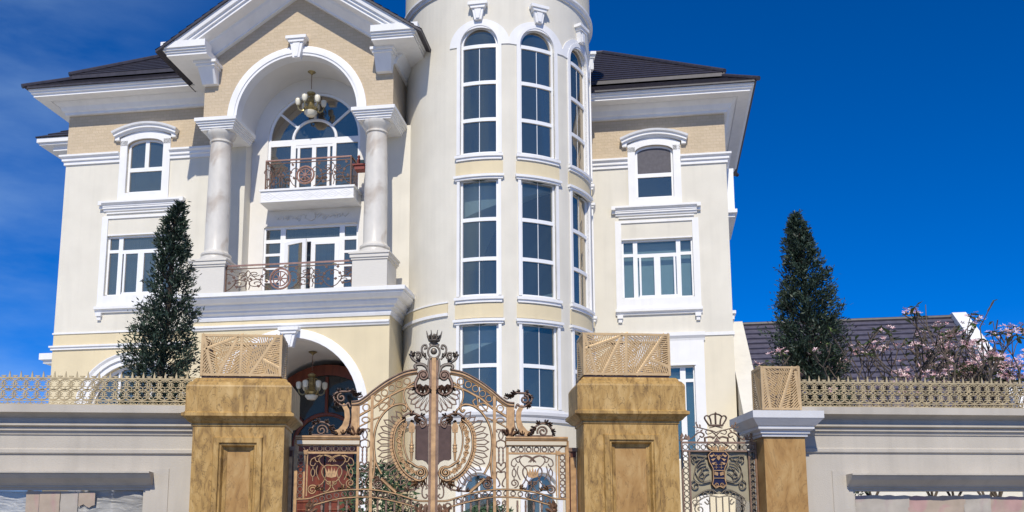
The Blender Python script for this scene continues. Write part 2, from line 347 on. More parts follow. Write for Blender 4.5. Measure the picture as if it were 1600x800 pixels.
def arc(cx, cz, rx, rz, a0, a1, n=16):
    return [(cx+rx*cos(a0+(a1-a0)*i/n), cz+rz*sin(a0+(a1-a0)*i/n)) for i in range(n+1)]
def spiral(cx, cz, r0, r1, a0, turns, n=22):
    return [(cx+(r0+(r1-r0)*i/n)*cos(a0+turns*2*pi*i/n), cz+(r0+(r1-r0)*i/n)*sin(a0+turns*2*pi*i/n)) for i in range(n+1)]
def smooth_pts(pts, k=6):
    # Catmull-Rom through the points
    P = [pts[0]]+list(pts)+[pts[-1]]; out = []
    for i in range(1, len(P)-2):
        for j in range(k):
            t = j/k; a, b, c, d = P[i-1], P[i], P[i+1], P[i+2]
            out.append(tuple(.5*((2*b[q])+(-a[q]+c[q])*t+(2*a[q]-5*b[q]+4*c[q]-d[q])*t*t+(-a[q]+3*b[q]-3*c[q]+d[q])*t**3) for q in range(len(a))))
    out.append(tuple(pts[-1])); return out

# ------------------------------------------------------------------ ground
def structure(o): o['kind'] = 'structure'; return o
structure(MB().box(-400, 400, -400, 400, -.6, -.02).build('ground', KERB))
structure(MB().box(-60, 60, -12.0, -3.4, -.019, .0).build('road', PAVE))
structure(MB().box(-60, 60, -3.39, 40, -.019, .12).build('pavement', KERB))
structure(MB().box(-30, 40, .5, 39, .121, .14).build('yard', YARD))

# ------------------------------------------------------------------ the mansion (house coordinates: u along the front, v into depth)
HOUSE = (6.46, 14.24, 0); HYAW = -0.2328
H = thing('mansion', 'large cream mansion with white gabled portico, round glazed tower and dark tiled roofs', 'mansion', HOUSE, HYAW)
F0, F3, FP = flat(0.0), flat(3.0), flat(-1.2)
FT = cyl()
ZS0, ZS1, ZY = 13.86, 14.17, 8.30      # string course, top of the yellow base

def wing_ops(c, ground=None):
    return [Op(c-.62, c+.60, 12.80, 14.38, .22), Op(c-1.13, c+1.13, 9.47, 11.42)]
CL, CR = -15.72, 0.30
def wing(F, s0, s1, c, v, ymat, ground_ops):
    o = wing_ops(c)
    up = Op(c-.62, c+.60, ZS1-.001, 14.38, .22)
    wall(MB(), F, s0, s1, ZY, ZS1, [o[1], Op(c-.62, c+.60, 12.80, ZS1)], .16).build('wall', CREAM, H)
    wall(MB(), F, s0, s1, ZS1, 15.95, [Op(c-.62, c+.60, ZS1, 14.38, .22)], .16).build('upper_wall', SAND, H)
    wall(MB(), F, s0, s1, 0, ZY, ground_ops, .2).build('lower_wall', ymat, H)
gL = Op(CL-1.42, CL+1.46, 2.6, 5.86, 1.42)
gR = Op(CR-1.05, CR+1.05, 4.3, 7.26)
wing(F0, -18.45, -12.6, CL, 0, YELLOW, [gL])
wing(F3, -2.6, 2.58, CR, 3, PALEY, [gR])
# hidden flanks and back close the house
mb = MB(); mb.add([(-18.45, 0, 0), (-18.45, 13, 0), (-18.45, 13, 15.95), (-18.45, 0, 15.95)], [(0, 1, 2, 3)])
mb.add([(2.58, 3, ZY), (2.58, 9.3, ZY), (2.58, 9.3, 15.95), (2.58, 3, 15.95)], [(0, 1, 2, 3)])
mb.add([(2.58, 9.3, 0), (-5, 9.3, 0), (-5, 9.3, 15.95), (2.58, 9.3, 15.95)], [(0, 1, 2, 3)])
mb.add([(-18.45, 13, 0), (-5, 13, 0), (-5, 13, 15.95), (-18.45, 13, 15.95)], [(0, 1, 2, 3)])
mb.add([(-5, 9.3, 0), (-5, 13, 0), (-5, 13, 15.95), (-5, 9.3, 15.95)], [(0, 1, 2, 3)])
mb.build('side_wall', CREAM, H)
MB().add([(2.58, 3, 0), (2.58, 9.3, 0), (2.58, 9.3, ZY), (2.58, 3, ZY)], [(0, 1, 2, 3)]).build('lower_side_wall', PALEY, H)
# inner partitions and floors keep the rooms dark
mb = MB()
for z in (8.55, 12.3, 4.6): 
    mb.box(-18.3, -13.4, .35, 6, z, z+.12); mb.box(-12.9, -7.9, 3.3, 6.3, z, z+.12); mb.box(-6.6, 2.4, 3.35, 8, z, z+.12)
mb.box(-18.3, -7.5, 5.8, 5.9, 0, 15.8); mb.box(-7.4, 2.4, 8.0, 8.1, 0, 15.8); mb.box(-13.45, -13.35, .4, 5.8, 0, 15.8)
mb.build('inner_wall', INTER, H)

# string courses on the wings
sp = [(0, ZS0), (.05, ZS0), (.05, ZS0+.10), (.10, ZS0+.12), (.10, ZS0+.2), (.17, ZS0+.25), (.17, ZS1), (0, ZS1)]
mb = MB()
plan_sweep(mb, [(-18.45, 3), (-18.45, 0), (CL-.86, 0)], sp, -1); plan_sweep(mb, [(CL+.84, 0), (-12.7, 0)], sp, -1)
mb.build('string_course', WHITE, H)
mb = MB(); plan_sweep(mb, [(-2.6, 3), (CR-.86, 3)], sp, -1); plan_sweep(mb, [(CR+.84, 3), (2.58, 3), (2.58, 9.3)], sp, -1)
mb.build('string_course', WHITE, H)
mb = MB(); lp = [(0, 7.80), (.05, 7.80), (.05, 7.86), (.09, 7.88), (.09, 7.93), (0, 7.93)]
plan_sweep(mb, [(-18.45, 3), (-18.45, 0), (-12.7, 0)], lp, -1)
plan_sweep(mb, [(-18.45, 3), (-18.45, 0), (-12.7, 0)], [(0, 8.30), (.03, 8.30), (.03, 8.35), (0, 8.35)], -1); mb.build('string_course', WHITE, H)
plan_sweep(MB(), [(-1.2, 3), (2.58, 3), (2.58, 9.3)], [(0, 8.20), (.035, 8.20), (.035, 8.30), (0, 8.30)], -1).build('string_course', WHITE, H)

# windows of the two wings
def frame_unit(F, o, parent, m, d=-.10, w=.07, verts=(), horis=(), t=.05, n=1, name='frame'):
    mb = MB(); wall_sweep(mb, F, o.outline(), [(0, d-.03), (0, d+.03), (-w, d+.03), (-w, d-.03)])
    bar(mb, F, o.s0, o.s1, o.z0, o.z0+w, d-.03, d+.03, n)
    for (s, z0, z1, ww) in verts: bar(mb, F, s-ww/2, s+ww/2, z0, z1, d-.028, d+.028)
    for (s0, s1, z, ww) in horis: bar(mb, F, s0, s1, z-ww/2, z+ww/2, d-.026, d+.026, n)
    return mb.build(name, m, parent)
def wing_windows(F, c, v, left):
    # upper, segment-headed window
    o = Op(c-.62, c+.60, 12.80, 14.38, .22)
    H_ = H
    W = frame_unit(F, o, H_, WHITEP, verts=[(c, 13.60, 14.6, .13)] if left else [], horis=[(o.s0, o.s1, 13.60, .13)], name='window')
    pane(F, o, -.11, GLASSD, W)
    if left: pane(F, Op(o.s0, o.s1, o.z0, o.z1, o.rise), -.5, INTER, W, 'curtain_or_dark_sheet')  # left: dark sheet stands for the unlit room, no cloth
    else: pane(F, Op(o.s0+.06, o.s1-.06, 13.66, o.z1, o.rise), -.085, SCREEN, W, 'fly_screen')
    mb = MB()
    for a, b in ((c-.86, c-.62), (c+.60, c+.84)): bar(mb, F, a, b, 12.52, 14.55, .0, .055)
    bar(mb, F, c-.62, c+.60, 12.52, 12.80, 0, .055)
    wall(mb, F, c-.86, c+.84, 14.38, lambda x: 14.86-.22*((x-c)/.85)**2, [Op(c-.62, c+.60, 14.38, 14.38, .22)], .05, step=.12, d=.055)
    mb.build('window_surround', WHITE, W)
    mb = MB(); hc = [(c-1.06, 14.62)]+[(c+x, 14.62+.06+.30*(1-(x/.98)**2)) for x in [-.98+.98*2*i/16 for i in range(17)]]+[(c+1.06, 14.62)]
    hc = [(c+x, 14.70+.26*(1-(x/1.05)**2)) for x in [-1.05+1.05*2*i/18 for i in range(19)]]
    wall_sweep(mb, F, hc, [(-.10, 0), (-.10, .10), (-.04, .14), (-.04, .19), (.03, .19), (.06, .25), (.12, .27), (.12, 0)])
    bar(mb, F, c-1.03, c-.88, 14.56, 14.70, 0, .12); bar(mb, F, c+.88, c+1.03, 14.56, 14.70, 0, .12)
    mb.build('window_hood', WHITE, W)
    mb = MB(); plan_sweep(mb, [(c-1.30, v), (c+1.30, v)], [(0, 12.23), (.05, 12.23), (.07, 12.31), (.12, 12.36), (.12, 12.40), (.2, 12.46), (.2, 12.52), (0, 12.52)], -1)
    for k in (-1, 1): mb.box(min(c+k*1.30, c+k*1.42), max(c+k*1.30, c+k*1.42), v-.2, v, 12.40, 12.52)
    bar(mb, F, c-1.42, c+1.42, 12.30, 12.40, 0, .10); mb.build('window_sill', WHITE, W)
    # lower window with panel above
    o = Op(c-1.13, c+1.13, 9.47, 11.42)
    W = frame_unit(F, o, H_, WHITEP, w=.06, name='window',
                   verts=[(c-.70, 9.47, 11.42, .14), (c+.67, 9.47, 11.42, .14), (c-.01, 9.5, 10.90, .20), (c-.55, 9.5, 10.90, .06), (c+.54, 9.5, 10.90, .06)],
                   horis=[(c-1.13, c-.7, 10.93, .10), (c+.67, c+1.13, 10.93, .10), (c-.7, c+.67, 10.90, .12), (c-.6, c+.6, 9.54, .10)])
    pane(F, o, -.11, GLASSD if left else GLASS, W)
    pane(F, o, -.30, CURT if left else BLIND, W, 'curtain_or_dark_sheet' if left else 'blind')
    mb = MB()
    for a, b, z0, z1 in ((c-1.33, c-1.13, 9.12, 12.06), (c+1.13, c+1.33, 9.12, 12.06), (c-1.13, c+1.13, 9.12, 9.47)): bar(mb, F, a, b, z0, z1, 0, .04)
    bar(mb, F, c-1.13, c+1.13, 11.98, 12.06, 0, .04); bar(mb, F, c-1.20, c+1.20, 12.14, 12.18, 0, .05); bar(mb, F, c-1.12, c+1.12, 11.42, 11.46, 0, .03)
    mb.build('window_surround', WHITE, W)
    for k in (-1.22, 1.22):
        m2 = MB(); bar(m2, F, c+k-.09, c+k+.09, 8.82, 8.93, 0, .11); bar(m2, F, c+k-.06, c+k+.06, 8.70, 8.82, 0, .07); m2.build('bracket', WHITE, W)
    mb = MB(); plan_sweep(mb, [(c-1.36, v), (c+1.36, v)], [(0, 8.93), (.06, 8.93), (.09, 9.0), (.15, 9.03), (.15, 9.12), (0, 9.12)], -1)
    mb.build('window_sill', WHITE, W)
wing_windows(F0, CL, 0, True); wing_windows(F3, CR, 3, False)
# ground floor arched window (left wing)
W = frame_unit(F0, gL, H, WHITEP, d=-.16, w=.10, verts=[(CL-.5, 2.6, 7.1, .08), (CL+.54, 2.6, 7.1, .08)], horis=[(gL.s0, gL.s1, 5.86, .12), (gL.s0, gL.s1, 4.3, .07)], name='arched_window')
pane(F0, gL, -.18, GLASSD, W); pane(F0, gL, -.6, DARKW, W, 'curtain_or_dark_sheet')
mb = MB(); ol = gL.outline()
wall_sweep(mb, F0, ol, [(.0, 0), (.0, .07), (.16, .07), (.16, .13), (.26, .13), (.33, .18), (.36, .18), (.36, 0)]); mb.build('arch_trim', WHITE, W)
# ground floor window (right wing)
W = frame_unit(F3, gR, H, WHITEP, w=.05, name='window', verts=[(CR+.68, 4.3, 7.26, .17), (CR-.68, 4.3, 7.26, .17), (CR, 4.3, 6.8, .12)], horis=[(gR.s0, gR.s1, 6.80, .10)])
pane(F3, gR, -.11, GLASS, W); pane(F3, gR, -.2, BLINDT, W, 'blind')
mb = MB(); bar(mb, F3, gR.s1, CR+1.36, 0.14, 8.08, 0, .06); bar(mb, F3, CR-1.36, gR.s0, .14, 8.08, 0, .06); bar(mb, F3, gR.s0, gR.s1, 7.26, 8.08, 0, .06)
bar(mb, F3, gR.s0-.04, gR.s1+.04, 7.26, 7.31, 0, .085)
mb.build('window_surround', WHITE, W)
plan_sweep(MB(), [(CR-1.4, 3), (CR+1.4, 3)], [(0, 8.05), (.06, 8.05), (.08, 8.12), (.14, 8.2), (.14, 8.31), (0, 8.31)], -1).build('window_hood', WHITE, W)

# eaves: coved cornice, soffit and fascia, then tiled hip roofs
ep = [(0, 15.54), (.10, 15.54), (.10, 15.62), (.16, 15.66), (.22, 15.78), (.36, 15.88), (.40, 15.93), (.42, 15.93), (.42, 15.90), (.78, 15.90), (.78, 15.96), (.84, 15.99), (.84, 16.04), (.90, 16.07), (.90, 16.17), (0, 16.17)]
plan_sweep(MB(), [(-18.45, 13), (-18.45, 0), (-12.6, 0)], ep, -1).build('eave_cornice', WHITE, H)
plan_sweep(MB(), [(-3.2, 3), (2.58, 3), (2.58, 9.3)], ep, -1).build('eave_cornice', WHITE, H)
def courses(mb, A, B, C_, D, n, th=.035):
    A, B, C_, D = map(Vector, (A, B, C_, D)); nrm = (B-A).cross(D-A).normalized()
    if nrm.z < 0: nrm = -nrm
    for i in range(n):
        t0, t1 = i/n, (i+1)/n
        a, b, c, d = A.lerp(D, t0), B.lerp(C_, t0), B.lerp(C_, t1), A.lerp(D, t1)
        up = nrm*th
        mb.add([a, b, b+up, a+up, d+up*.15, c+up*.15], [(0, 1, 2, 3), (3, 2, 5, 4)])
def hip(u0, u1, v0, v1, z0, depth_in, parent, s1=.62, s2=.78, caps=(0, 1, 2, 3)):
    t1 = 1.0; mb = MB()
    zb = z0+t1*s1; T = depth_in; zc = zb+.14; zr = zc+s2*(T-t1)
    o0 = [(u0, v0, z0), (u1, v0, z0), (u1, v1, z0), (u0, v1, z0)]
    o1 = [(u0+t1, v0+t1, zb), (u1-t1, v0+t1, zb), (u1-t1, v1-t1, zb), (u0+t1, v1-t1, zb)]
    e = .10
    o2 = [(u0+t1-e, v0+t1-e, zc), (u1-t1+e, v0+t1-e, zc), (u1-t1+e, v1-t1+e, zc), (u0+t1-e, v1-t1+e, zc)]
    vr = v0+T; r0, r1 = (u0+T, vr, zr), (u1-T, vr, zr)
    for i in range(4):
        j = (i+1) % 4; courses(mb, o0[i], o0[j], o1[j], o1[i], 4)
    n = max(4, int((T-t1)/.27))
    courses(mb, o2[0], o2[1], r1, r0, n); courses(mb, o2[2], o2[3], r0, r1, n)
    courses(mb, o2[1], o2[2], r1, r1, n); courses(mb, o2[3], o2[0], r0, r0, n)
    # the dark underside of the step between the tiers
    for i in range(4):
        j = (i+1) % 4; a, b, c, d = o2[i], o2[j], o1[j], o1[i]
        mb.add([a, b, (b[0], b[1], b[2]-.12), (a[0], a[1], a[2]-.12)], [(0, 1, 2, 3)])
    mb.add([(u0, v0, z0-.05), (u1, v0, z0-.05), (u1, v1, z0-.05), (u0, v1, z0-.05)]+o0, [(0, 1, 2, 3), (0, 1, 5, 4), (1, 2, 6, 5), (2, 3, 7, 6), (3, 0, 4, 7)])
    r = mb.build('roof', TILE, parent)
    rc = MB()
    for i, rr in ((0, r0), (1, r1), (2, r1), (3, r0)):
        if i not in caps: continue
        a = Vector(o0[i]); b = Vector(o1[i]); out = (a-b).normalized()
        rc.tube([a+out*.10+Vector((0, 0, .04)), b+Vector((0, 0, .08))], .075, 8); c = Vector(o2[i])
        rc.tube([c+Vector((0, 0, .04)), Vector(rr)+Vector((0, 0, .05))], .085, 8)
    rc.tube([Vector(r0)+Vector((0, 0, .05)), Vector(r1)+Vector((0, 0, .05))], .085, 8)
    rc.build('ridge_cap', TILE, r); return r
hip(-19.42, -12.5, -.97, 13.97, 16.17, 3.45, H, caps=(0, 3))
hip(-16.5, -5.5, .6, 13.9, 16.17, 5.4, H, caps=(2, 3))
hip(-11.0, 3.55, 2.03, 10.2, 16.17, 5.0, H)
# side bay of the left wing with its own eave
SB = MB().box(-18.75, -18.46, 3.4, 8.5, 0, 15.6).build('side_bay', CREAM, H)
mb = MB(); plan_sweep(mb, [(-18.46, 2.4), (-21.0, 2.4), (-21.0, 8.6)], [(-2.0, 15.70), (-.4, 15.70), (-.4, 15.84), (-.05, 15.84), (-.05, 15.92), (.03, 15.92), (.03, 16.12), (-2.0, 16.12)], -1); 
mb = MB().box(-20.9, -18.46, 2.9, 8.6, 15.72, 15.90); mb.box(-21.35, -18.46, 2.75, 8.8, 15.90, 15.98); mb.box(-21.42, -18.46, 2.68, 8.9, 15.98, 16.14)
mb.build('eave_cornice', WHITE, SB)
mb = MB(); courses(mb, (-21.45, 2.64, 16.15), (-18.4, 2.64, 16.15), (-18.4, 5.3, 18.1), (-18.9, 5.3, 18.1), 9); courses(mb, (-21.45, 8.9, 16.15), (-21.45, 2.64, 16.15), (-18.9, 5.3, 18.1), (-18.9, 6.5, 18.1), 9); mb.build('roof', TILE, SB)
MB().box(-20.75, -18.46, 3.0, 4.4, 8.02, 8.14).box(-20.85, -18.46, 2.9, 4.4, 8.14, 8.36).box(-20.3, -18.46, 3.3, 4.4, 6, 8.02).build('cornice', WHITE, H)
# side bay window and ledge at the right flank
RB = MB().box(2.59, 2.86, 3.8, 6.6, 12.30, 12.42).box(2.59, 2.93, 3.7, 6.7, 12.42, 12.54).build('bay_window', WHITE, H)
MB().box(2.59, 2.84, 3.95, 6.5, 12.55, 13.9).build('pane', GLASS, RB)
mb = MB()
for v in (3.93, 4.7, 5.5, 6.48): mb.box(2.585, 2.87, v-.04, v+.04, 12.545, 13.95)
mb.box(2.60, 2.88, 3.9, 6.5, 13.88, 14.0); mb.build('frame', WHITEP, RB)
MB().box(2.59, 2.74, 3.6, 6.8, 9.02, 9.12).box(2.59, 2.69, 3.66, 6.7, 8.85, 9.02).build('window_sill', WHITE, H)

# ------------------------------------------------------------------ portico
_n0 = set(H.children)
UC = -10.30; P0, P1 = -13.25, -7.33
apex = lambda x: 18.30-.68*abs(x-UC)
archU = Op(UC-1.90, UC+1.90, 14.38, 14.50, 1.90)
mb = wall(MB(), FP, P0, P1, 14.38, lambda x: apex(x)+.4, [archU], .32, extra=(UC,))
for u in (P0, P1):
    e = 2.2 if u == P0 else 3.2
    mb.add([(u, -1.2, 14.38), (u, -1.2+e, 14.38), (u, -1.2+e, 16.6), (u, -1.2, 16.6)], [(0, 1, 2, 3)])
mb.build('gable_wall', SAND, H)
mb = MB()   # underside either side of the arch, then the barrel vault
for a, b in ((P0, UC-1.9), (UC+1.9, P1)): mb.add([(a, -1.2, 14.385), (b, -1.2, 14.385), (b, .27, 14.385), (a, .27, 14.385)], [(0, 1, 2, 3)])
vault = [(UC-1.9, 14.385)]+arc(UC, 14.50, 1.9, 1.9, pi, 0, 24)+[(UC+1.9, 14.385)]
mb.grid([[(x, -.88, z) for x, z in vault], [(x, .27, z) for x, z in vault]])
mb.build('vault', LOGGIA, H, True)
# back wall of the loggia with its openings
FB = flat(.27); BC = -10.27
oA = Op(BC-1.50, BC+1.50, 12.45, 14.40, 1.50); oD = Op(BC-1.53, BC+1.50, 8.95, 11.52)
mb = wall(MB(), FB, P0+.05, P1, 8.9, 16.5, [oA, oD], .14); mb.build('loggia_wall', LOGGIA, H)
mb = MB()
mb.add([(P0+.4, -.2, 8.9), (UC-1.98, -.2, 8.9), (UC-1.98, -.2, 14.385), (P0+.4, -.2, 14.385)], [(0, 1, 2, 3)])
mb.add([(UC-1.98, -.2, 8.9), (UC-1.98, .27, 8.9), (UC-1.98, .27, 14.385), (UC-1.98, -.2, 14.385)], [(0, 1, 2, 3)])
mb.add([(P0+.4, -.2, 8.9), (P0+.4, 1, 8.9), (P0+.4, 1, 14.385), (P0+.4, -.2, 14.385)], [(0, 1, 2, 3)]); mb.build('pier', CREAM, H); mb = MB()
mb.add([(UC+1.86, -.2, 8.9), (-6.9, -.2, 8.9), (-6.9, -.2, 14.385), (UC+1.86, -.2, 14.385)], [(0, 1, 2, 3)])
mb.add([(UC+1.86, -.2, 8.9), (UC+1.86, .27, 8.9), (UC+1.86, .27, 14.385), (UC+1.86, -.2, 14.385)], [(0, 1, 2, 3)])
mb.build('pier', CREAM, H)
# arch trim + keystone
mb = MB(); wall_sweep(mb, FP, [(UC-1.9, 14.385)]+arc(UC, 14.50, 1.9, 1.9, pi, 0, 32)+[(UC+1.9, 14.385)], [(-.02, -.32), (-.02, .05), (.06, .05), (.06, .075), (.22, .075), (.27, .06), (.27, 0), (.05, 0), (.05, -.32)])
mb.build('arch_trim', WHITE, H, True)
def keystone(F, c, z0, z1, w0, w1, parent, zc, wc, d=.2):
    mb = MB(); poly(mb, F, [(c-w0, z0), (c+w0, z0), (c+w1, z1), (c-w1, z1)], 0, d)
    poly(mb, F, [(c-w0*.45, z0+.03), (c+w0*.45, z0+.03), (c+w1*.55, z1-.03), (c-w1*.55, z1-.03)], d, d+.025)
    poly(mb, F, [(c-wc*.72, z1), (c+wc*.72, z1), (c+wc*.82, z1+(zc-z1)*.5), (c-wc*.82, z1+(zc-z1)*.5)], 0, d+.05)
    poly(mb, F, [(c-wc, z1+(zc-z1)*.5), (c+wc, z1+(zc-z1)*.5), (c+wc, zc), (c-wc, zc)], 0, d+.09)
    return mb.build('keystone', WHITE, parent)
keystone(FP, UC, 16.24, 16.73, .11, .20, H, 16.92, .32)
# raking cornice of the gable, returns and roof
hw = 3.93
def rake(prof, name, m, parent=H, w=3.08):
    mb = MB(); wall_sweep(mb, FP, [(UC-w, apex(UC-w)), (UC, apex(UC)), (UC+w, apex(UC+w))], prof, plumb=True); return mb.build(name, m, parent)
rake([(0.0, 0), (0.0, .14), (.05, .14), (.10, .22), (.22, .40), (.28, .44), (.28, .84), (.35, .84), (.37, .90), (.44, .90), (.46, .97), (.62, 1.0), (.62, 0)], 'raking_cornice', WHITE)
for k in (-1, 1):
    mb = MB(); c_ = [(UC+k*3.081, apex(UC+3.081)), (UC+k*3.50, apex(UC+3.50))]
    if k < 0: c_.reverse()
    wall_sweep(mb, FP, c_, [(.30, .60), (.30, .84), (.35, .84), (.37, .90), (.44, .90), (.46, .97), (.62, 1.0), (.62, .60)], plumb=True); mb.build('raking_cornice', WHITE, H)
def ret(x0, x1, out, name='cornice_return'):
    mb = MB(); vb = 3.2 if out > 0 else 1.0
    # the box that carries the eave round the corner, stepped on its front and outer side
    for (g, z0, z1) in ((.0, 16.52, 16.62), (.0, 16.42, 16.52), (.05, 16.36, 16.42), (.10, 16.30, 16.36), (.14, 16.22, 16.30)):
        a, b = (x0, x1-g) if out > 0 else (x0+g, x1)
        mb.box(a, b, -2.2+g, vb if z1 < 16.5 else -1.75, z0, z1)
    return mb.build(name, WHITE, H)
RL = ret(UC-hw, UC-2.53, -1); RR = ret(UC+2.53, UC+hw, 1)
for x0, x1, out, par in ((-13.42, -12.70, -1, RL), (-7.92, -7.20, 1, RR)):
    mb = MB(); mb.box(x0, x1, -1.72, -1.2, 16.14, 16.22); mb.box(x0+.06, x1-.06, -1.66, -1.2, 16.06, 16.14)
    xa, xb = x0+.16, x1-.10
    if out > 0: xa, xb = x0+.10, x1-.16
    mb.add([(xa, -1.36, 15.60), (xb, -1.36, 15.60), (xb, -1.2, 15.60), (xa, -1.2, 15.60), (x0+.10, -1.62, 16.06), (x1-.10, -1.62, 16.06), (x1-.10, -1.2, 16.06), (x0+.10, -1.2, 16.06)],
           [(0, 3, 2, 1), (4, 5, 6, 7), (0, 1, 5, 4), (1, 2, 6, 5), (2, 3, 7, 6), (3, 0, 4, 7)])
    mb.build('corbel', WHITE, par)
# frieze under the side eave of the portico
mb = MB(); plan_sweep(mb, [(P1, -1.2), (P1, 2.6)], [(0, 15.9), (.08, 15.9), (.10, 16.0), (.25, 16.15), (.3, 16.22), (0, 16.22)], -1); mb.build('cornice', WHITE, H)
mb = MB(); zt = 0.62/cos(math.atan(.68))
for k in (-1, 1):
    e = UC+k*(hw+.12)
    A, B = (e, -2.26, apex(e)+zt+.04), (e, .6 if k < 0 else 7.0, apex(e)+zt+.04)
    D, C_ = (UC, -2.26, apex(UC)+zt+.06), (UC, 7.0, apex(UC)+zt+.06)
    courses(mb, A, B, C_, D, 17)
    mb.add([(A[0], A[1], A[2]-.07), (B[0], B[1], B[2]-.07), B, A, (D[0], D[1], D[2]-.07), (C_[0], C_[1], C_[2]-.07)], [(0, 1, 2, 3), (0, 4, 5, 1)])
    mb.add([(A[0], A[1], A[2]-.07), (D[0], D[1], D[2]-.07), D, A], [(0, 1, 2, 3)])
mb.build('gable_roof', TILE, H)
MB().tube([(UC, -2.3, apex(UC)+zt+.1), (UC, 7, apex(UC)+zt+.1)], .09, 8).build('ridge_cap', TILE, H)
# columns on pedestals, carrying stepped blocks
def column(u):
    c = thing('column', '', ''); del c['label']; del c['category']; c.parent = H; c.location = (u, -1.2, 8.9); 
    prof = [(.46, 1.10), (.46, 1.17), (.45, 1.21), (.40, 1.24), (.44, 1.28), (.44, 1.33), (.37, 1.38), (.345, 1.45), (.343, 2.2), (.335, 3.2), (.318, 4.2), (.300, 4.72), (.300, 4.78), (.335, 4.80), (.335, 4.84), (.30, 4.87), (.33, 4.93), (.41, 5.02), (.43, 5.09), (.43, 5.13)]
    MB().lathe(prof, n=32).build('shaft', MARBLE, c, True)
    mb = MB(); mb.box(-.51, .51, -.51, .51, 0, .84); mb.box(-.54, .54, -.54, .54, .84, .90); mb.box(-.57, .57, -.57, .57, .90, 1.0); mb.box(-.60, .60, -.60, .60, 1.0, 1.055); mb.box(-.50, .50, -.50, .50, 1.055, 1.10)
    mb.build('pedestal', PEDM, c)
    mb = MB(); y1 = 1.0
    for z0, z1, g in ((5.13, 5.18, .50), (5.18, 5.25, .53), (5.25, 5.31, .57), (5.31, 5.37, .61), (5.37, 5.475, .655)): mb.box(-g, g, -g+.15, y1, z0, z1)
    mb.build('capital_block', WHITE, c)
column(-12.64); column(-7.80)
# great ledge
lg = [(0, 8.22), (.03, 8.22), (.06, 8.30), (.06, 8.36), (.16, 8.42), (.16, 8.47), (.24, 8.50), (.30, 8.58), (.30, 8.63), (.42, 8.66), (.52, 8.76), (.52, 8.82), (.58, 8.82), (.58, 8.93), (-1.5, 8.93), (-1.5, 8.22)]
plan_sweep(MB(), [(P0, .74), (P0, -1.2), (P1, -1.2), (P1, .9)], lg, -1).build('terrace_ledge', WHITE, H)
MB().box(P0-.56, P1+.56, -1.76, .73, 8.931, 8.945).build('terrace_floor', PEDM, H)
plan_sweep(MB(), [(P0, .74), (P0, -1.2), (P1, -1.2)], [(0, 7.95), (.04, 7.95), (.06, 8.0), (.09, 8.02), (.09, 8.08), (0, 8.08)], -1).build('string_course', WHITE, H)
archL = Op(UC-2.15, UC+2.15, 1.2, 5.53, 2.15)
mb = wall(MB(), FP, P0, P1, 0, 8.3, [archL], .32)
mb.add([(P1, -1.2, 0), (P1, 1.2, 0), (P1, 1.2, 8.3), (P1, -1.2, 8.3)], [(0, 1, 2, 3)]); mb.add([(P0, -1.2, 0), (P0, .74, 0), (P0, .74, 8.3), (P0, -1.2, 8.3)], [(0, 1, 2, 3)])
mb.build('porch_wall', YELLOW, H)
mb = MB(); wall_sweep(mb, FP, archL.outline(28), [(-.02, -.32), (-.02, .06), (.19, .06), (.24, .04), (.24, 0), (.05, 0), (.05, -.32)]); mb.build('arch_trim', WHITE, H, True)
keystone(FP, UC+.06, 7.36, 7.74, .11, .19, H, 7.92, .30)
# porch inside: vault, sides, wooden arched entrance
PV = 2.2
mb = MB(); vl = [(UC-2.15, .2)]+arc(UC, 5.53, 2.15, 2.15, pi, 0, 24)+[(UC+2.15, .2)]
mb.grid([[(x, -.9, z) for x, z in vl], [(x, PV+1.5, z) for x, z in vl]]); mb.build('porch_vault', LOGGIA, H, True)
FD = flat(PV); dA = Op(UC-2.14, UC+2.14, .2, 5.45, 2.05)
D_ = frame_unit(FD, dA, H, DARKW, d=0, w=.34, horis=[(dA.s0, dA.s1, 4.78, .22)], name='entrance_door')
mb = MB()
for a, b in ((UC-1.9, UC-1.1), (UC-1.0, UC-.03), (UC+.03, UC+.92), (UC+1.28, UC+1.95)):
    bar(mb, FD, a, b, .2, 4.7, -.06, -.02)
    for z0, z1 in ((.5, 1.6), (1.8, 2.9), (3.1, 4.45)): wall_sweep(mb, FD, [(a+.12, z0), (a+.12, z1), (b-.12, z1), (b-.12, z0)], [(0, -.02), (0, .0), (-.03, .012), (-.06, .0), (-.06, -.02)], closed=True)
mb.build('door_panel', DARKW, D_)
mb = MB(); rib(mb, FD, arc(UC, 4.9, 1.05, 1.0, 0, pi, 20), .12, -.06, .0)
for a in (radians(45), pi/2, radians(135)): rib(mb, FD, [(UC+1.05*cos(a), 4.9+1.0*sin(a)), (UC+1.95*cos(a), 4.9+2.2*sin(a))], .10, -.055, -.005)
mb.build('glazing_bar', DARKW, D_)
pane(FD, dA, -.08, glassmat('dark_fanlight_glass', (.25, .3, .36), .02, 1.35), D_); pane(FD, dA, -.5, INTER, D_, 'curtain_or_dark_sheet')  # dark sheet behind the fanlight stands for the unlit hall

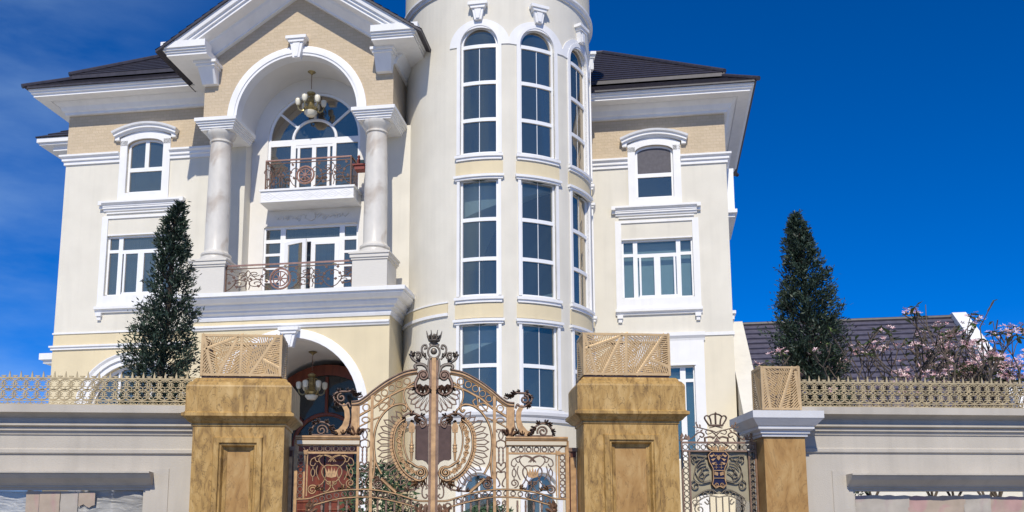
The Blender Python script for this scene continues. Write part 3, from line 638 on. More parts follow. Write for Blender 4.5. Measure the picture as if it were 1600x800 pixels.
# loggia window, doors, railings
W = frame_unit(FB, oA, H, WHITEP, d=-.08, w=.08, name='arched_window',
    verts=[(BC-.68, 12.45, 14.2, .16), (BC+.66, 12.45, 14.2, .12), (BC, 12.45, 14.15, .13), (BC-.50, 12.45, 14.15, .08), (BC+.48, 12.45, 14.15, .08)], horis=[(oA.s0, oA.s1, 14.29, .20), (BC-.6, BC+.6, 14.14, .08)])
mb = MB(); rib(mb, FB, arc(BC, 14.39, .70, .62, 0, pi, 20), .09, -.11, -.04)
for a in (radians(38), pi/2, radians(142)): rib(mb, FB, [(BC+.68*cos(a), 14.39+.6*sin(a)), (BC+1.46*cos(a), 14.39+1.46*sin(a))], .08, -.105, -.045)
mb.build('glazing_bar', WHITEP, W); pane(FB, oA, -.09, GLASSD, W); pane(FB, oA, -.6, INTER, W, 'curtain_or_dark_sheet')  # dark sheet in place of the room's shade behind the arch
W = frame_unit(FB, oD, H, WHITEP, d=-.08, w=.06, name='french_window',
    verts=[(BC-.92, 8.95, 11.5, .16), (BC+.98, 8.95, 11.5, .16)], horis=[(oD.s0, oD.s1, 11.08, .11), (oD.s0, BC-.92, 10.65, .08), (oD.s0, BC-.92, 10.22, .08), (BC+.98, oD.s1, 10.65, .08), (BC+.98, oD.s1, 10.22, .08), (oD.s0, BC-.92, 9.8, .08), (BC+.98, oD.s1, 9.8, .08)])
pane(FB, Op(oD.s0, BC-.9, oD.z0, oD.z1), -.09, GLASSD, W); pane(FB, Op(BC+.96, oD.s1, oD.z0, oD.z1), -.09, GLASSD, W)
pane(FB, Op(BC-.9, BC+.96, 11.08, oD.z1), -.09, GLASSD, W)
pane(FB, oD, -.55, CURT, W, 'curtain_or_dark_sheet')
def door_leaf(h, w, ang, sgn):
    mb = MB(); f = flat(0)
    d = thing('door', '', ''); del d['label']; del d['category']; d.parent = H; d.location = (h, .33, 8.96); d.rotation_euler = (0, 0, ang)
    a, b = (0, w) if sgn > 0 else (-w, 0)
    bar(mb, f, a, b, 0, .25, -.03, .03); bar(mb, f, a, b, 1.96, 2.06, -.03, .03); bar(mb, f, a, a+.14, .25, 1.96, -.03, .03); bar(mb, f, b-.14, b, .25, 1.96, -.03, .03); mb.build('frame', WHITEP, d)
    pane(f, Op(a+.14, b-.14, .25, 1.96), 0, GLASSD, d)
    s = b-.07 if sgn > 0 else a+.07
    s = a+.07 if sgn > 0 else b-.07
    MB().tube([(s, -.03, 1.3), (s, -.09, 1.3), (s+.10*sgn, -.09, 1.3)], .014, 6).build('handle', BRASS, d)
door_leaf(BC-.84, .86, radians(-22), 1); door_leaf(BC+.90, .90, 0, -1)
# relief scroll ornament over the french window
mb = MB(); FO = flat(.27)
bar(mb, FO, BC-1.48, BC+1.45, 11.53, 11.57, 0, .05)
for k in (-1, 1):
    rib(mb, FO, [(BC+k*x, z) for x, z in smooth_pts([(.05, 11.78), (.25, 11.9), (.5, 11.82), (.8, 11.86), (1.05, 11.78)])], .035, 0, .03)
    rib(mb, FO, [(BC+k*(x-BC), z) for x, z in spiral(BC+.42, 11.75, .10, .02, 0, 1.4)], .03, 0, .035)
    rib(mb, FO, [(BC+k*(x-BC), z) for x, z in spiral(BC+.78, 11.80, .08, .02, 2, 1.3)], .025, 0, .03)
    for x in (.2, .35, .6, .9, 1.08): poly(mb, FO, [(BC+k*x, 11.74), (BC+k*(x+.05), 11.80), (BC+k*(x+.12), 11.86), (BC+k*(x+.06), 11.88), (BC+k*(x-.01), 11.82)], 0, .03)
poly(mb, FO, [(BC-.14, 11.74), (BC, 11.66), (BC+.14, 11.74), (BC+.10, 11.94), (BC, 12.0), (BC-.10, 11.94)], 0, .05)
mb.build('relief_ornament', ORN, H)
# little upper balcony with diamond relief
BU0, BU1 = -11.62, -8.70
mb = MB(); mb.box(BU0, BU1, -.50, .265, 12.08, 12.40); mb.box(BU0-.04, BU1+.04, -.54, .268, 12.40, 12.46); mb.box(BU0-.02, BU1+.02, -.52, .262, 12.05, 12.08)
BALC = mb.build('balcony', WHITE, H)
mb = MB(); fb = flat(-.5)
for i in range(7):
    c = BU0+.25+i*(BU1-BU0-.5)/6; rib(mb, fb, [(c-.20, 12.24), (c, 12.36), (c+.20, 12.24), (c, 12.12)], .03, 0, .007, True); rib(mb, fb, [(c-.09, 12.24), (c, 12.29), (c+.09, 12.24), (c, 12.19)], .03, 0, .006, True)
mb.build('relief_band', WHITE, BALC)
def railing(F, s0, s1, z0, z1, parent, med, mr_):
    """wrought railing: rails, mirrored scrolls and a round medallion"""
    mb = MB(); bar(mb, F, s0, s1, z1-.04, z1, -.025, .025); r = mb.build('handrail', COPPER, parent)
    mb = MB(); hgt = z1-z0; c = (s0+s1)/2 if med is None else med
    bar(mb, F, s0, s1, z0, z0+.025, -.015, .015); bar(mb, F, s0, s1, z1-.13, z1-.105, -.015, .015)
    for s in (s0+.015, s1-.015): bar(mb, F, s-.02, s+.02, z0, z1-.04, -.02, .02)
    zc = (z0+z1-.1)/2; q = hgt*.5-.09
    def motif(m0, k, w):
        g = lambda pts: [(m0+k*x*w, zc+z*q) for x, z in pts]
        rib(mb, F, g(smooth_pts([(0, -.95), (.25, -.7), (.45, -.1), (.30, .45), (.05, .62), (-.08, .35), (.08, .2)], 5)), .022, -.012, .012)
        rib(mb, F, g(spiral(.62, -.35, .42, .06, 2.4, -1.5)), .022, -.012, .012)
        rib(mb, F, g(smooth_pts([(.45, -.1), (.7, .2), (1.0, .9)], 5)), .022, -.012, .012)
        rib(mb, F, g(spiral(.72, .55, .26, .05, 3.6, 1.4)), .02, -.012, .012)
        rib(mb, F, g(smooth_pts([(.95, -.9), (.9, -.4), (1.0, .1), (.9, .5)], 5)), .02, -.012, .012)
        for (x, z) in ((.25, .75), (.5, -.75), (.15, -.35), (.85, -.05), (.35, .15)): poly(mb, F, g([(x, z), (x+.10, z+.12), (x+.05, z+.28), (x-.06, z+.15)]), -.014, .014)
    span = (s1-s0); left = c-mr_-s0; right = s1-c-mr_
    for base, k, L in ((c-mr_, -1, left), (c+mr_, 1, right)):
        n = max(1, round(L/.62)); w = L/n
        for i in range(n):
            if i % 2 == 0: motif(base+k*i*w, k, w)
            else: motif(base+k*(i+1)*w, -k, w)
    mb.build('scrollwork', IRON, r)
    mb = MB(); n = 28
    rib(mb, F, arc(c, zc, mr_, mr_, 0, 2*pi*(1-1/n), n-1), .05, -.02, .03, True); rib(mb, F, arc(c, zc, mr_*.72, mr_*.72, 0, 2*pi*(1-1/n), n-1), .03, -.02, .02, True)
    for i in range(8): rib(mb, F, [(c+.1*mr_*cos(i*pi/4), zc+.1*mr_*sin(i*pi/4)), (c+mr_*.72*cos(i*pi/4), zc+mr_*.72*sin(i*pi/4))], .03, -.015, .015)
    poly(mb, F, arc(c, zc, mr_*.2, mr_*.2, 0, 2*pi*15/16, 15), -.02, .035)
    mb.build('medallion', COPPER, r); return r
r1 = railing(flat(-.44), BU0+.10, BU1-.10, 12.46, 13.42, BALC, BC+.02, .27)
r1.name = 'handrail'
mb = MB(); fs = lambda s, z, d=0: (BU1-.12+d, s, z)
bar(mb, fs, -.44, .26, 13.38, 13.42, -.025, .025); bar(mb, fs, -.44, .26, 12.47, 12.495, -.015, .015)
for i in range(5): bar(mb, fs, -.30+i*.13, -.285+i*.13, 12.49, 13.38, -.01, .01)
mb.build('side_rail', IRON, BALC)
mb = MB(); fs2 = lambda s, z, d=0: (BU0+.12+d, s, z); bar(mb, fs2, -.44, .26, 13.38, 13.42, -.025, .025); bar(mb, fs2, -.44, .26, 12.47, 12.495, -.015, .015)
for i in range(5): bar(mb, fs2, -.30+i*.13, -.285+i*.13, 12.49, 13.38, -.01, .01)
mb.build('side_rail', IRON, BALC)
r2 = railing(flat(-1.6), -12.13, -8.31, 8.96, 9.78, H, BC-.20, .30)

# the whole portico block is scaled about the camera, which brings it to 1.9 m in front of the wing
for o_ in [c for c in H.children if c not in _n0]:
    o_.location = Vector(o_.location)*.974+Vector((0, -.728, .0416)); o_.scale = (.974,)*3
# ------------------------------------------------------------------ round tower
Rd = lambda deg: radians(deg)*TR
ZT = 19.6
cent = [-2, 32.5, 67, 101.5]; ops = []
for c in cent:
    a, b = Rd(c-10.9), Rd(c+10.9)
    ops += [Op(a, b, 12.50, 15.76, .56), Op(a, b, 8.42, 11.76), Op(a, b, 5.34, 7.66), Op(Rd(c-9.5), Rd(c+9.5), .3, 3.1, .52)]
T_ = wall(MB(), FT, Rd(-118), Rd(140), 5.05, 17.55, ops[0::4]+ops[1::4]+ops[2::4], .16, step=Rd(3.2)).build('tower', CREAM, H, True)
mb = wall(MB(), FT, Rd(-118), Rd(140), 0, 5.05, ops[3::4], .16, step=Rd(3.2)); mb.build('lower_wall', PALEY, T_, True)
wall(MB(), cyl(TR+.04), Rd(-175), Rd(179), 17.68, ZT, [], .1, step=Rd(4)).build('upper_drum', PALEY, T_, True)
def ring(z0, prof, a0, a1, m, name, R=TR):
    n = max(2, int((a1-a0)/3)); pth = [(CX+R*sin(radians(a0+(a1-a0)*i/n)), CY-R*cos(radians(a0+(a1-a0)*i/n))) for i in range(n+1)]
    mb = MB(); plan_sweep(mb, pth, [(o, z0+z) for o, z in prof], -1); return mb.build(name, m, T_, False)
ring(17.50, [(-.05, 0), (.05, 0), (.07, .06), (.13, .10), (.13, .16), (.04, .20), (-.05, .20)], -150, 170, WHITE, 'string_course')
ring(19.5, [(-.2, 0), (.05, 0), (.15, .15), (.3, .3), (.5, .38), (.5, .5), (-.2, .5)], -180, 176, WHITE, 'cornice')
ring(4.98, [(-.02, 0), (.05, 0), (.06, .1), (.12, .16), (.12, .24), (.05, .3), (-.02, .3)], -110, 135, TRIMG, 'plinth_course')
mb = MB(); N = 40; rows = []
for i in range(9): rows.append([(CX+(3.45*(1-i/8)+.02)*sin(2*pi*k/N), CY-(3.45*(1-i/8)+.02)*cos(2*pi*k/N), 20.0+1.9*i/8) for k in range(N)])
mb.grid(rows, closed=True); mb.build('cone_roof', TILE, T_)
# windows, one unit per opening
for ci, c in enumerate(cent[:4]):
    s = Rd(c)
    # smooth white surround strips running past all three windows
    for k, o in enumerate(ops[4*ci:4*ci+3]):
        hor = {0: [15.74, 14.63, 13.52], 1: [10.60, 9.47], 2: [6.50]}[k]
        mb = MB(); wall_sweep(mb, FT, o.outline(24), [(0, -.13), (0, -.06), (-.055, -.06), (-.055, -.13)])
        bar(mb, FT, o.s0, o.s1, o.z0, o.z0+.055, -.13, -.06, 8)
        for z in hor: bar(mb, FT, o.s0, o.s1, z-.052, z+.052, -.128, -.062, 8)
        bar(mb, FT, s-.009, s+.009, o.z0, o.z1, -.12, -.095)
        W = mb.build('tower_window', WHITEP, H)
        pane(FT, o, -.10, GLASS if k else GLASSD, W, n=8, smooth=True)
        mb = MB()
        if k == 0:
            wall_sweep(mb, FT, o.outline(24), [(0, -.05), (0, .045), (.10, .045), (.10, -.02)])
            wall_sweep(mb, FT, [(x, z) for x, z in arc(s, 15.76, .84, .72, pi, 0, 24)], [(-.22, -.01), (-.22, .03), (.04, .03), (.04, -.01)])
            keystone(FT, s, 16.46, 16.80, .10, .16, W, 16.98, .26, .14)
        else:
            wall_sweep(mb, FT, o.outline(), [(0, -.05), (0, .045), (.08, .045), (.08, -.02)])
        mb.build('window_surround', WHITE, W)
        mb = MB()
        bar(mb, FT, o.s0-.13, o.s1+.13, o.z0-.12, o.z0-.04, -.02, .10, 8); bar(mb, FT, o.s0-.10, o.s1+.10, o.z0-.20, o.z0-.12, -.02, .06, 8)
        if k: m2 = MB(); bar(m2, FT, o.s0-.16, o.s1+.16, o.z1+.03, o.z1+.10, -.02, .11, 8); bar(m2, FT, o.s0-.13, o.s1+.13, o.z1-.03, o.z1+.03, -.02, .07, 8); m2.build('window_hood', WHITE, W)
        mb.build('window_sill', WHITE, W)
        if k < 2:
            mb = MB(); zl = (11.90, 12.26) if k == 0 else (7.80, 8.20); bar(mb, FT, o.s0-.13, o.s1+.13, zl[0], zl[1], -.02, .022, 8); mb.build('spandrel_panel', YELLOW, W)
    o = ops[4*ci+3]
    W = frame_unit(FT, o, H, WHITEP, d=-.1, w=.07, n=6, verts=[(s, .3, 3.4, .05)], horis=[(o.s0, o.s1, 3.1, .08)], name='arched_window'); pane(FT, o, -.11, GLASSD, W, n=8)
    mb = MB(); wall_sweep(mb, FT, o.outline(20), [(0, -.05), (0, .06), (.14, .06), (.14, 0)]); mb.build('arch_trim', WHITE, W)
mb = MB(); bar(mb, FT, Rd(-75), Rd(-20.2), 8.0, 8.28, -.02, .03, 16); mb.build('spandrel_panel', YELLOW, T_)
mb = MB(); bar(mb, FT, Rd(-75), Rd(-20), 7.92, 8.0, -.02, .06, 16); bar(mb, FT, Rd(-75), Rd(-20), 8.28, 8.32, -.02, .05, 16); mb.build('string_course', WHITE, T_)
# thin shadow joint at the arch springing
mb = MB()
for a, b in ((-50, -19), (15, 15.6), (49.5, 50.1)): bar(mb, FT, Rd(a), Rd(b), 15.84, 15.86, -.01, .012, 6)
# inside: newel, spiral stair soffit, dark drum
mb = MB(); n = 36
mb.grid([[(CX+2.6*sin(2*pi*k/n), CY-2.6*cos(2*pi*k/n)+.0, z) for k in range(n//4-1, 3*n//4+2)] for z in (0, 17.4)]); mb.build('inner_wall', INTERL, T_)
mb = MB()
for (z, a0, a1, z1) in ((11.9, 60, -75, 9.9), (8.0, 60, -75, 6.0), (4.2, 60, -75, 2.2), (15.9, -60, 60, 17.3)):
    m_ = 18; rows = []
    for i in range(m_+1):
        a = radians(a0+(a1-a0)*i/m_); zz = z+(z1-z)*i/m_
        rows.append([(CX+.5*sin(a), CY-.5*cos(a), zz), (CX+2.45*sin(a), CY-2.45*cos(a), zz), (CX+2.45*sin(a), CY-2.45*cos(a), zz+.9 if i > -1 else zz), (CX+2.38*sin(a), CY-2.38*cos(a), zz+.9), (CX+2.38*sin(a), CY-2.38*cos(a), zz+.2), (CX+.5*sin(a), CY-.5*cos(a), zz+.2)])
    if z < 15: mb.grid(rows, closed=True, capa=True, capb=True)
mb.build('spiral_stair', LOGGIA, T_, True)
MB().lathe([(2.6, 17.3), (2.6, 17.35)], (CX, CY, 0), 32).build('ceiling', INTER, T_)
MB().lathe([(.45, 0), (.45, 17.3)], (CX, CY, 0), 20).build('newel', INTERL, T_)

# ------------------------------------------------------------------ chandeliers hang in the two arches
def chandelier(u, v, ztop, drop, label, kind):
    p = Matrix.Rotation(HYAW, 4, 'Z') @ Vector((u, v, 0)); g = (HOUSE[0]+p.x, HOUSE[1]+p.y, ztop)
    c = thing('chandelier', label, 'chandelier', g, HYAW, 'brass chandeliers in the portico arches')
    MB().lathe([(.02, -.10), (.05, -.06), (.13, -.01), (.13, 0)], n=16).build('canopy', BRASS, c, True)
    MB().tube([(0, 0, -.05), (0, 0, -drop*.45)], .012, 6).build('rod', IRON, c)
    b = MB().lathe([(.01, -drop-.12), (.10, -drop-.10), (.20, -drop), (.22, -drop+.05), (.12, -drop+.13), (.07, -drop+.25), (.10, -drop+.33), (.05, -drop+.4), (.05, -drop*.62), (.12, -drop*.58), (.13, -drop*.55), (.02, -drop*.5)], n=20).build('body', BRASS, c, True)
    MB().lathe([(.01, -drop-.20), (.12, -drop-.18), (.19, -drop-.10), (.20, -drop-.05)], n=18).build('bowl', LAMPG, b, True)
    for k in range(6):
        a = k*pi/3+.35; ca, sa = cos(a), sin(a); r = .38
        pts = smooth_pts([(.08*ca, .08*sa, -drop+.12), (.22*ca, .22*sa, -drop-.02), (.34*ca, .34*sa, -drop), (r*ca, r*sa, -drop+.10), (r*ca, r*sa, -drop+.16)])
        arm = MB().tube(pts, .022, 6).build('arm', BRASS, c, True)
        MB().lathe([(.045, -drop+.14), (.08, -drop+.2), (.088, -drop+.29), (.075, -drop+.34), (.015, -drop+.37)], (r*ca, r*sa, 0), 14).build('lamp_shade', LAMPG, arm, True)
        q = MB().tube(smooth_pts([(.05*ca, .05*sa, -drop*.62), (.16*ca, .16*sa, -drop*.66), (.14*ca, .14*sa, -drop*.78), (.05*ca, .05*sa, -drop*.80)]), .012, 5).build('scroll', BRASS, c)
    return c
chandelier(-9.99, -.845, 16.02, 1.25, 'brass chandelier with opal shades hanging in the upper arch above the small balcony', 0)
chandelier(-10.06, .15, 7.50, 1.27, 'brass chandelier with opal shades hanging in the ground floor porch behind the left stone pillar', 1)
# small red wooden shrine lantern fixed behind the right column
def hw_loc(u, v, z): p = Matrix.Rotation(HYAW, 4, 'Z') @ Vector((u, v, 0)); return (HOUSE[0]+p.x, HOUSE[1]+p.y, z)
t = thing('wall_shrine', 'small red wooden shelf shrine on the wall beside the right end of the small balcony', 'shrine', hw_loc(-8.30, -.92, 12.65), HYAW)
MB().box(-.22, .20, -.34, .0, .12, .16).box(-.16, .14, -.30, .0, 0, .12).build('shelf', LANT, t)
MB().lathe([(.06, .16), (.05, .22), (.07, .3), (.03, .36), (.045, .42), (.01, .48)], (-.06, -.2, 0), 12).build('figurine', LANT, t, True)
MB().box(.0, .10, -.26, -.16, .16, .30).build('incense_pot', BRASS, t)

# ------------------------------------------------------------------ boundary wall, stone pillars, fences
def bwall(name, label, x0, x1, zt, ox0, ox1, oz, hx0, hx1, yf=-.05):
    t = thing(name, label, 'wall', ((x0+x1)/2, .15, 0)); X = (x0+x1)/2; L = lambda x: x-X
    Fw = lambda s, z, d=0: (s, yf-.15-d, z)
    o = Op(L(ox0), L(ox1), .9, oz)
    mb = wall(MB(), Fw, L(x0), L(x1), 0, zt-.36, [o], .30)
    Fb = lambda s, z, d=0: (s, yf-.15+.30-d, z); wall(mb, Fb, L(x0), L(x1), 0, zt-.10, [o], .002)
    mb.add([Fw(L(x0), 0), Fb(L(x0), 0), Fb(L(x0), zt-.1), Fw(L(x0), zt-.36)], [(0, 1, 2, 3)]); mb.add([Fw(L(x1), 0), Fb(L(x1), 0), Fb(L(x1), zt-.1), Fw(L(x1), zt-.36)], [(0, 1, 2, 3)])
    mb.build('wall_body', GREYW, t)
    y = yf-.15
    mb = MB(); prof = [(-.32, zt-.36), (.0, zt-.36), (.015, zt-.355), (.03, zt-.31), (.055, zt-.305), (.055, zt-.288), (.03, zt-.283), (.03, zt-.262), (.085, zt-.245), (.085, zt-.222), (.06, zt-.214), (.06, zt-.15), (.13, zt-.105), (.155, zt-.098), (.215, zt-.095), (.215, zt), (-.32, zt)]
    plan_sweep(mb, [(L(x0), y), (L(x1), y)], prof, -1); mb.build('cornice', GREYW, t)
    mb = MB(); plan_sweep(mb, [(L(x0), y), (L(x1), y)], [(-.01, zt-.60), (.018, zt-.60), (.03, zt-.585), (.03, zt-.545), (.018, zt-.53), (-.01, zt-.53)], -1); mb.build('string_band', GREYW, t)
    # moulded hood and flat surround of the wide opening
    a, b = L(ox0), L(ox1); mb = MB()
    bar(mb, Fw, a-.28, b+.28, oz+.17, oz+.24, 0, .012); bar(mb, Fw, a-.28, a-.06, .8, oz+.17, 0, .012); bar(mb, Fw, b+.06, b+.28, .8, oz+.17, 0, .012)
    mb.build('window_surround', GREYW, t)
    mb = MB(); plan_sweep(mb, [(L(hx0)+.06, y), (L(hx1)-.06, y)], [(.0, oz+.005), (.02, oz+.005), (.02, oz+.03), (.05, oz+.035), (.06, oz+.05), (.15, oz+.11), (.19, oz+.155), (.19, oz+.165), (.22, oz+.17), (.22, oz+.19), (.0, oz+.19)], -1)
    mb.build('window_hood', GREYW, t)
    mb = MB(); wall_sweep(mb, Fw, [(a, .9), (a, oz), (b, oz), (b, .9)], [(0, -.02), (0, -.16), (-.03, -.16), (-.03, -.02)]); mb.build('inner_frame', GREYW, t)
    return t
bwall('boundary_wall', 'grey beige rendered wall section left of the gate with its plastic covered opening', -9.5, -2.75, 3.42, -8.8, -3.47, 2.40, -8.95, -3.32)
bwall('boundary_wall', 'grey beige rendered wall section right of the gate with its cardboard covered opening', 4.95, 12.0, 3.47, 5.79, 11.3, 2.39, 5.64, 11.45)

def pillar(label, x0, x1, zt, y0, y1, m1, m2, dz=0):
    t = thing('stone_pillar', label, 'gate pillar', ((x0+x1)/2, (y0+y1)/2, 0), 0, 'golden granite gate pillars'); hx = (x1-x0)/2; hy = (y1-y0)/2
    FF = lambda s, z, d=0: (s, -hy-d, z)
    px = hx-.235
    o = Op(-px+.08, px-.08, .75, zt-.80)
    mb = wall(MB(), FF, -hx, hx, 0, zt-.6, [o], .08); mb.add([(-hx, -hy, 0), (-hx, hy, 0), (-hx, hy, zt-.6), (-hx, -hy, zt-.6)], [(0, 1, 2, 3)]); mb.add([(hx, -hy, 0), (hx, hy, 0), (hx, hy, zt-.6), (hx, -hy, zt-.6)], [(0, 1, 2, 3)]); mb.add([(-hx, hy, 0), (hx, hy, 0), (hx, hy, zt-.6), (-hx, hy, zt-.6)], [(0, 1, 2, 3)])
    mb.build('shaft', m1, t)
    MB().box(-px+.05, px-.05, -hy+.070, -hy+.12, .7, zt-.77).build('inset_panel', m2, t)
    mb = MB(); wall_sweep(mb, FF, [(-px+.08, .75), (-px+.08, zt-.80), (px-.08, zt-.80), (px-.08, .75)], [(-.10, -.085), (-.10, -.06), (-.06, -.045), (-.04, .01), (-.02, .01), (-.01, .035), (.05, .035), (.066, -.01), (.066, -.085)], closed=True)
    mb.build('panel_moulding', m1, t)
    sq = [(-hx, -hy), (-hx, hy), (hx, hy), (hx, -hy)]
    mb = MB(); e = .10
    pr = [(-.2, zt-.61), (.0, zt-.61), (.015, zt-.60), (.015, zt-.57), (.05, zt-.555), (.08, zt-.52), (.115, zt-.495), (.125, zt-.49), (.125, zt-.455), (.10, zt-.445), (.085, zt-.43), (-.2, zt-.43)]
    plan_sweep(mb, sq, pr, 1, True); mb.build('neck_moulding', m1, t)
    mb = MB(); mb.box(-hx-.085, hx+.085, -hy-.085, hy+.085, zt-.429, zt-.12)
    plan_sweep(mb, sq, [(-.2, zt-.12), (.085, zt-.12), (.08, zt-.10), (.05, zt-.06), (.02, zt-.045), (.02, zt-.03), (-.01, zt), (-.2, zt)], 1, True)
    mb.box(-hx+.05, hx-.05, -hy+.05, hy-.05, zt-.1, zt-.001); mb.build('cap_block', m1, t); return t
pillar('golden granite gate pillar with sunk panel left of the main gate', -2.81, -1.70, 3.73, -.55, .14, STONE, STONEO)
pillar('golden granite gate pillar with sunk panel between the main gate and the narrow side gate', 2.05, 3.28, 3.79, -.57, .04, STONE, STONEO)
t = thing('stone_post', 'amber granite post with a white stepped capital right of the narrow side gate', 'gate post', (4.78, .0, 0))
MB().box(-.28, .28, -.30, .30, 0, 3.06).build('shaft', STONEO, t)
mb = MB(); plan_sweep(mb, [(-.28, -.30), (-.28, .30), (.28, .30), (.28, -.30)], [(-.25, 3.06), (.03, 3.06), (.03, 3.09), (.055, 3.10), (.055, 3.13), (.10, 3.155), (.10, 3.19), (.12, 3.20), (.19, 3.28), (.20, 3.29), (.20, 3.385), (-.25, 3.385)], 1, True)
mb.box(-.10, .10, -.12, .12, 3.07, 3.384); mb.build('capital', TRIMG, t)

def lattice_box(label, x0, x1, y0, y1, z0, z1, seed):
    """cut metal lamp box: four frames filled by fans of leaf-shaped slats"""
    rnd = random.Random(seed); cx, cy = (x0+x1)/2, (y0+y1)/2
    t = thing('lattice_box', label, 'lamp box', (cx, cy, z0), 0, 'cut metal lamp boxes on the gate pillars'); hx, hy, h = (x1-x0)/2, (y1-y0)/2, z1-z0
    mb = MB(); mb.box(-hx+.02, hx-.02, -hy+.02, hy-.02, -.028, .0); mb.build('base', PLAQ, t)
    mb = MB(); r = .016
    for sx_ in (-1, 1):
        for sy in (-1, 1): mb.box(min(sx_*hx, sx_*(hx-.032)), max(sx_*hx, sx_*(hx-.032)), min(sy*hy, sy*(hy-.03)), max(sy*hy, sy*(hy-.03)), .001, h)
    for z in (.002, h-.03):
        for sy in (-1, 1): mb.box(-hx+.03, hx-.03, min(sy*hy, sy*(hy-.026)), max(sy*hy, sy*(hy-.026)), z, z+.029)
        for sx_ in (-1, 1): mb.box(min(sx_*hx, sx_*(hx-.026)), max(sx_*hx, sx_*(hx-.026)), -hy+.03, hy-.03, z, z+.029)
    mb.build('frame', GOLDL, t)
    def fill(F, W, hh, seeds):
        mb = MB()
        def clip(p, q):
            # clip a segment to the panel
            t0, t1 = 0., 1.; dx, dz = q[0]-p[0], q[1]-p[1]
            for pp, qq in ((-dx, p[0]+W), (dx, W-p[0]), (-dz, p[1]), (dz, hh-p[1])):
                if abs(pp) < 1e-9:
                    if qq < 0: return None
                else:
                    r_ = qq/pp
                    if pp < 0: t0 = max(t0, r_)
                    else: t1 = min(t1, r_)
            if t0 >= t1: return None
            return (p[0]+dx*t0, p[1]+dz*t0), (p[0]+dx*t1, p[1]+dz*t1)
        for (rx, rz_, tx, tz) in seeds:   # midribs of the leaves
            rx, rz_, tx, tz = rx*W, rz_*hh, tx*W, tz*hh; g = clip((rx, rz_), (tx, tz))
            if g: rib(mb, F, list(g), .040, -.010, -.001)
        segs = []
        def region(p):
            # nearest midrib owns the slats: fans meet along seams as palm leaves would
            best = None
            for i, (rx, rz_, tx, tz) in enumerate(seeds):
                a = Vector((rx*W, rz_*hh)); b = Vector((tx*W, tz*hh)); ab = b-a; u = max(0, min(1, (Vector(p)-a).dot(ab)/ab.length_squared)); dd = (a+ab*u-Vector(p)).length
                if best is None or dd < best[0]: best = (dd, i)
            return best[1]
        for i, (rx, rz_, tx, tz) in enumerate(seeds):
            a = Vector((rx*W, rz_*hh)); b = Vector((tx*W, tz*hh)); ab = b-a; L = ab.length; d = ab/L; nrm = Vector((-d.y, d.x)); n = int(L/.036)
            for k in range(-6, n+6):
                for sg in (-1, 1):
                    p = a+d*(k*.036); dirv = (nrm*sg*.75+d*.66).normalized(); s0_, cur = None, None; q = p.copy(); st = .012; pts = []
                    for _ in range(60):
                        q = q+dirv*st
                        if abs(q.x) > W or q.y < 0 or q.y > hh: 
                            if pts: break
                            continue
                        if region(q) != i: 
                            if pts: break
                            continue
                        pts.append(q.copy())
                    if len(pts) > 1: rib(mb, F, [tuple(pts[0]), tuple(pts[-1])], .0165, -.012, -.002)
            # cross webs that break the slots into short pieces
            for off in (-.16, -.08, .08, .16):
                pts = []
                for _ in range(int(L/.02)):
                    q = a+d*(_*.02)+nrm*off*(.8+.2*(_ % 3))
                    if abs(q.x) < W and 0 < q.y < hh and region(q) == i: pts.append(tuple(q))
                    else:
                        if len(pts) > 1: rib(mb, F, [pts[0], pts[-1]], .012, -.0115, -.0025)
                        pts = []
                if len(pts) > 1: rib(mb, F, [pts[0], pts[-1]], .012, -.0115, -.0025)
        return mb
    wide = [(-1.0, 1.0, -.72, 0), (-.62, -.05, -.05, 1.05), (-.98, .62, .1, 1.02), (.0, 1.08, -.02, -.1), (.18, -.05, .95, 1.05), (.55, .4, 1.1, .15)] if hx > .4 else [(-.2, -.08, .75, 1.05), (.85, .9, 1.05, -.1), (-.9, 1.05, -.6, -.05)]
    fill(lambda s, z, d=0: (s, -hy-d, z), hx-.02, h, wide).build('front_lattice', GOLDL, t)
    fill(lambda s, z, d=0: (s, hy+d, z), hx-.02, h, wide).build('back_lattice', GOLDL, t)
    nr = [(-.7, -.05, .8, 1.05), (-.9, 1.0, .2, 1.0)]
    fill(lambda s, z, d=0: (-hx-d, s, z), hy-.02, h, nr).build('side_lattice', GOLDL, t)
    fill(lambda s, z, d=0: (hx+d, s, z), hy-.02, h, nr).build('side_lattice', GOLDL, t)
    return t
lattice_box('wide cut metal palm leaf box on top of the left stone pillar', -2.77, -1.77, -.50, .04, 3.765, 4.30, 1)
lattice_box('wide cut metal palm leaf box on top of the right stone pillar', 2.07, 3.22, -.52, .0, 3.825, 4.385, 2)
lattice_box('small square cut metal box on the white capital of the right post', 4.49, 5.03, -.33, .05, 3.415, 4.005, 3)

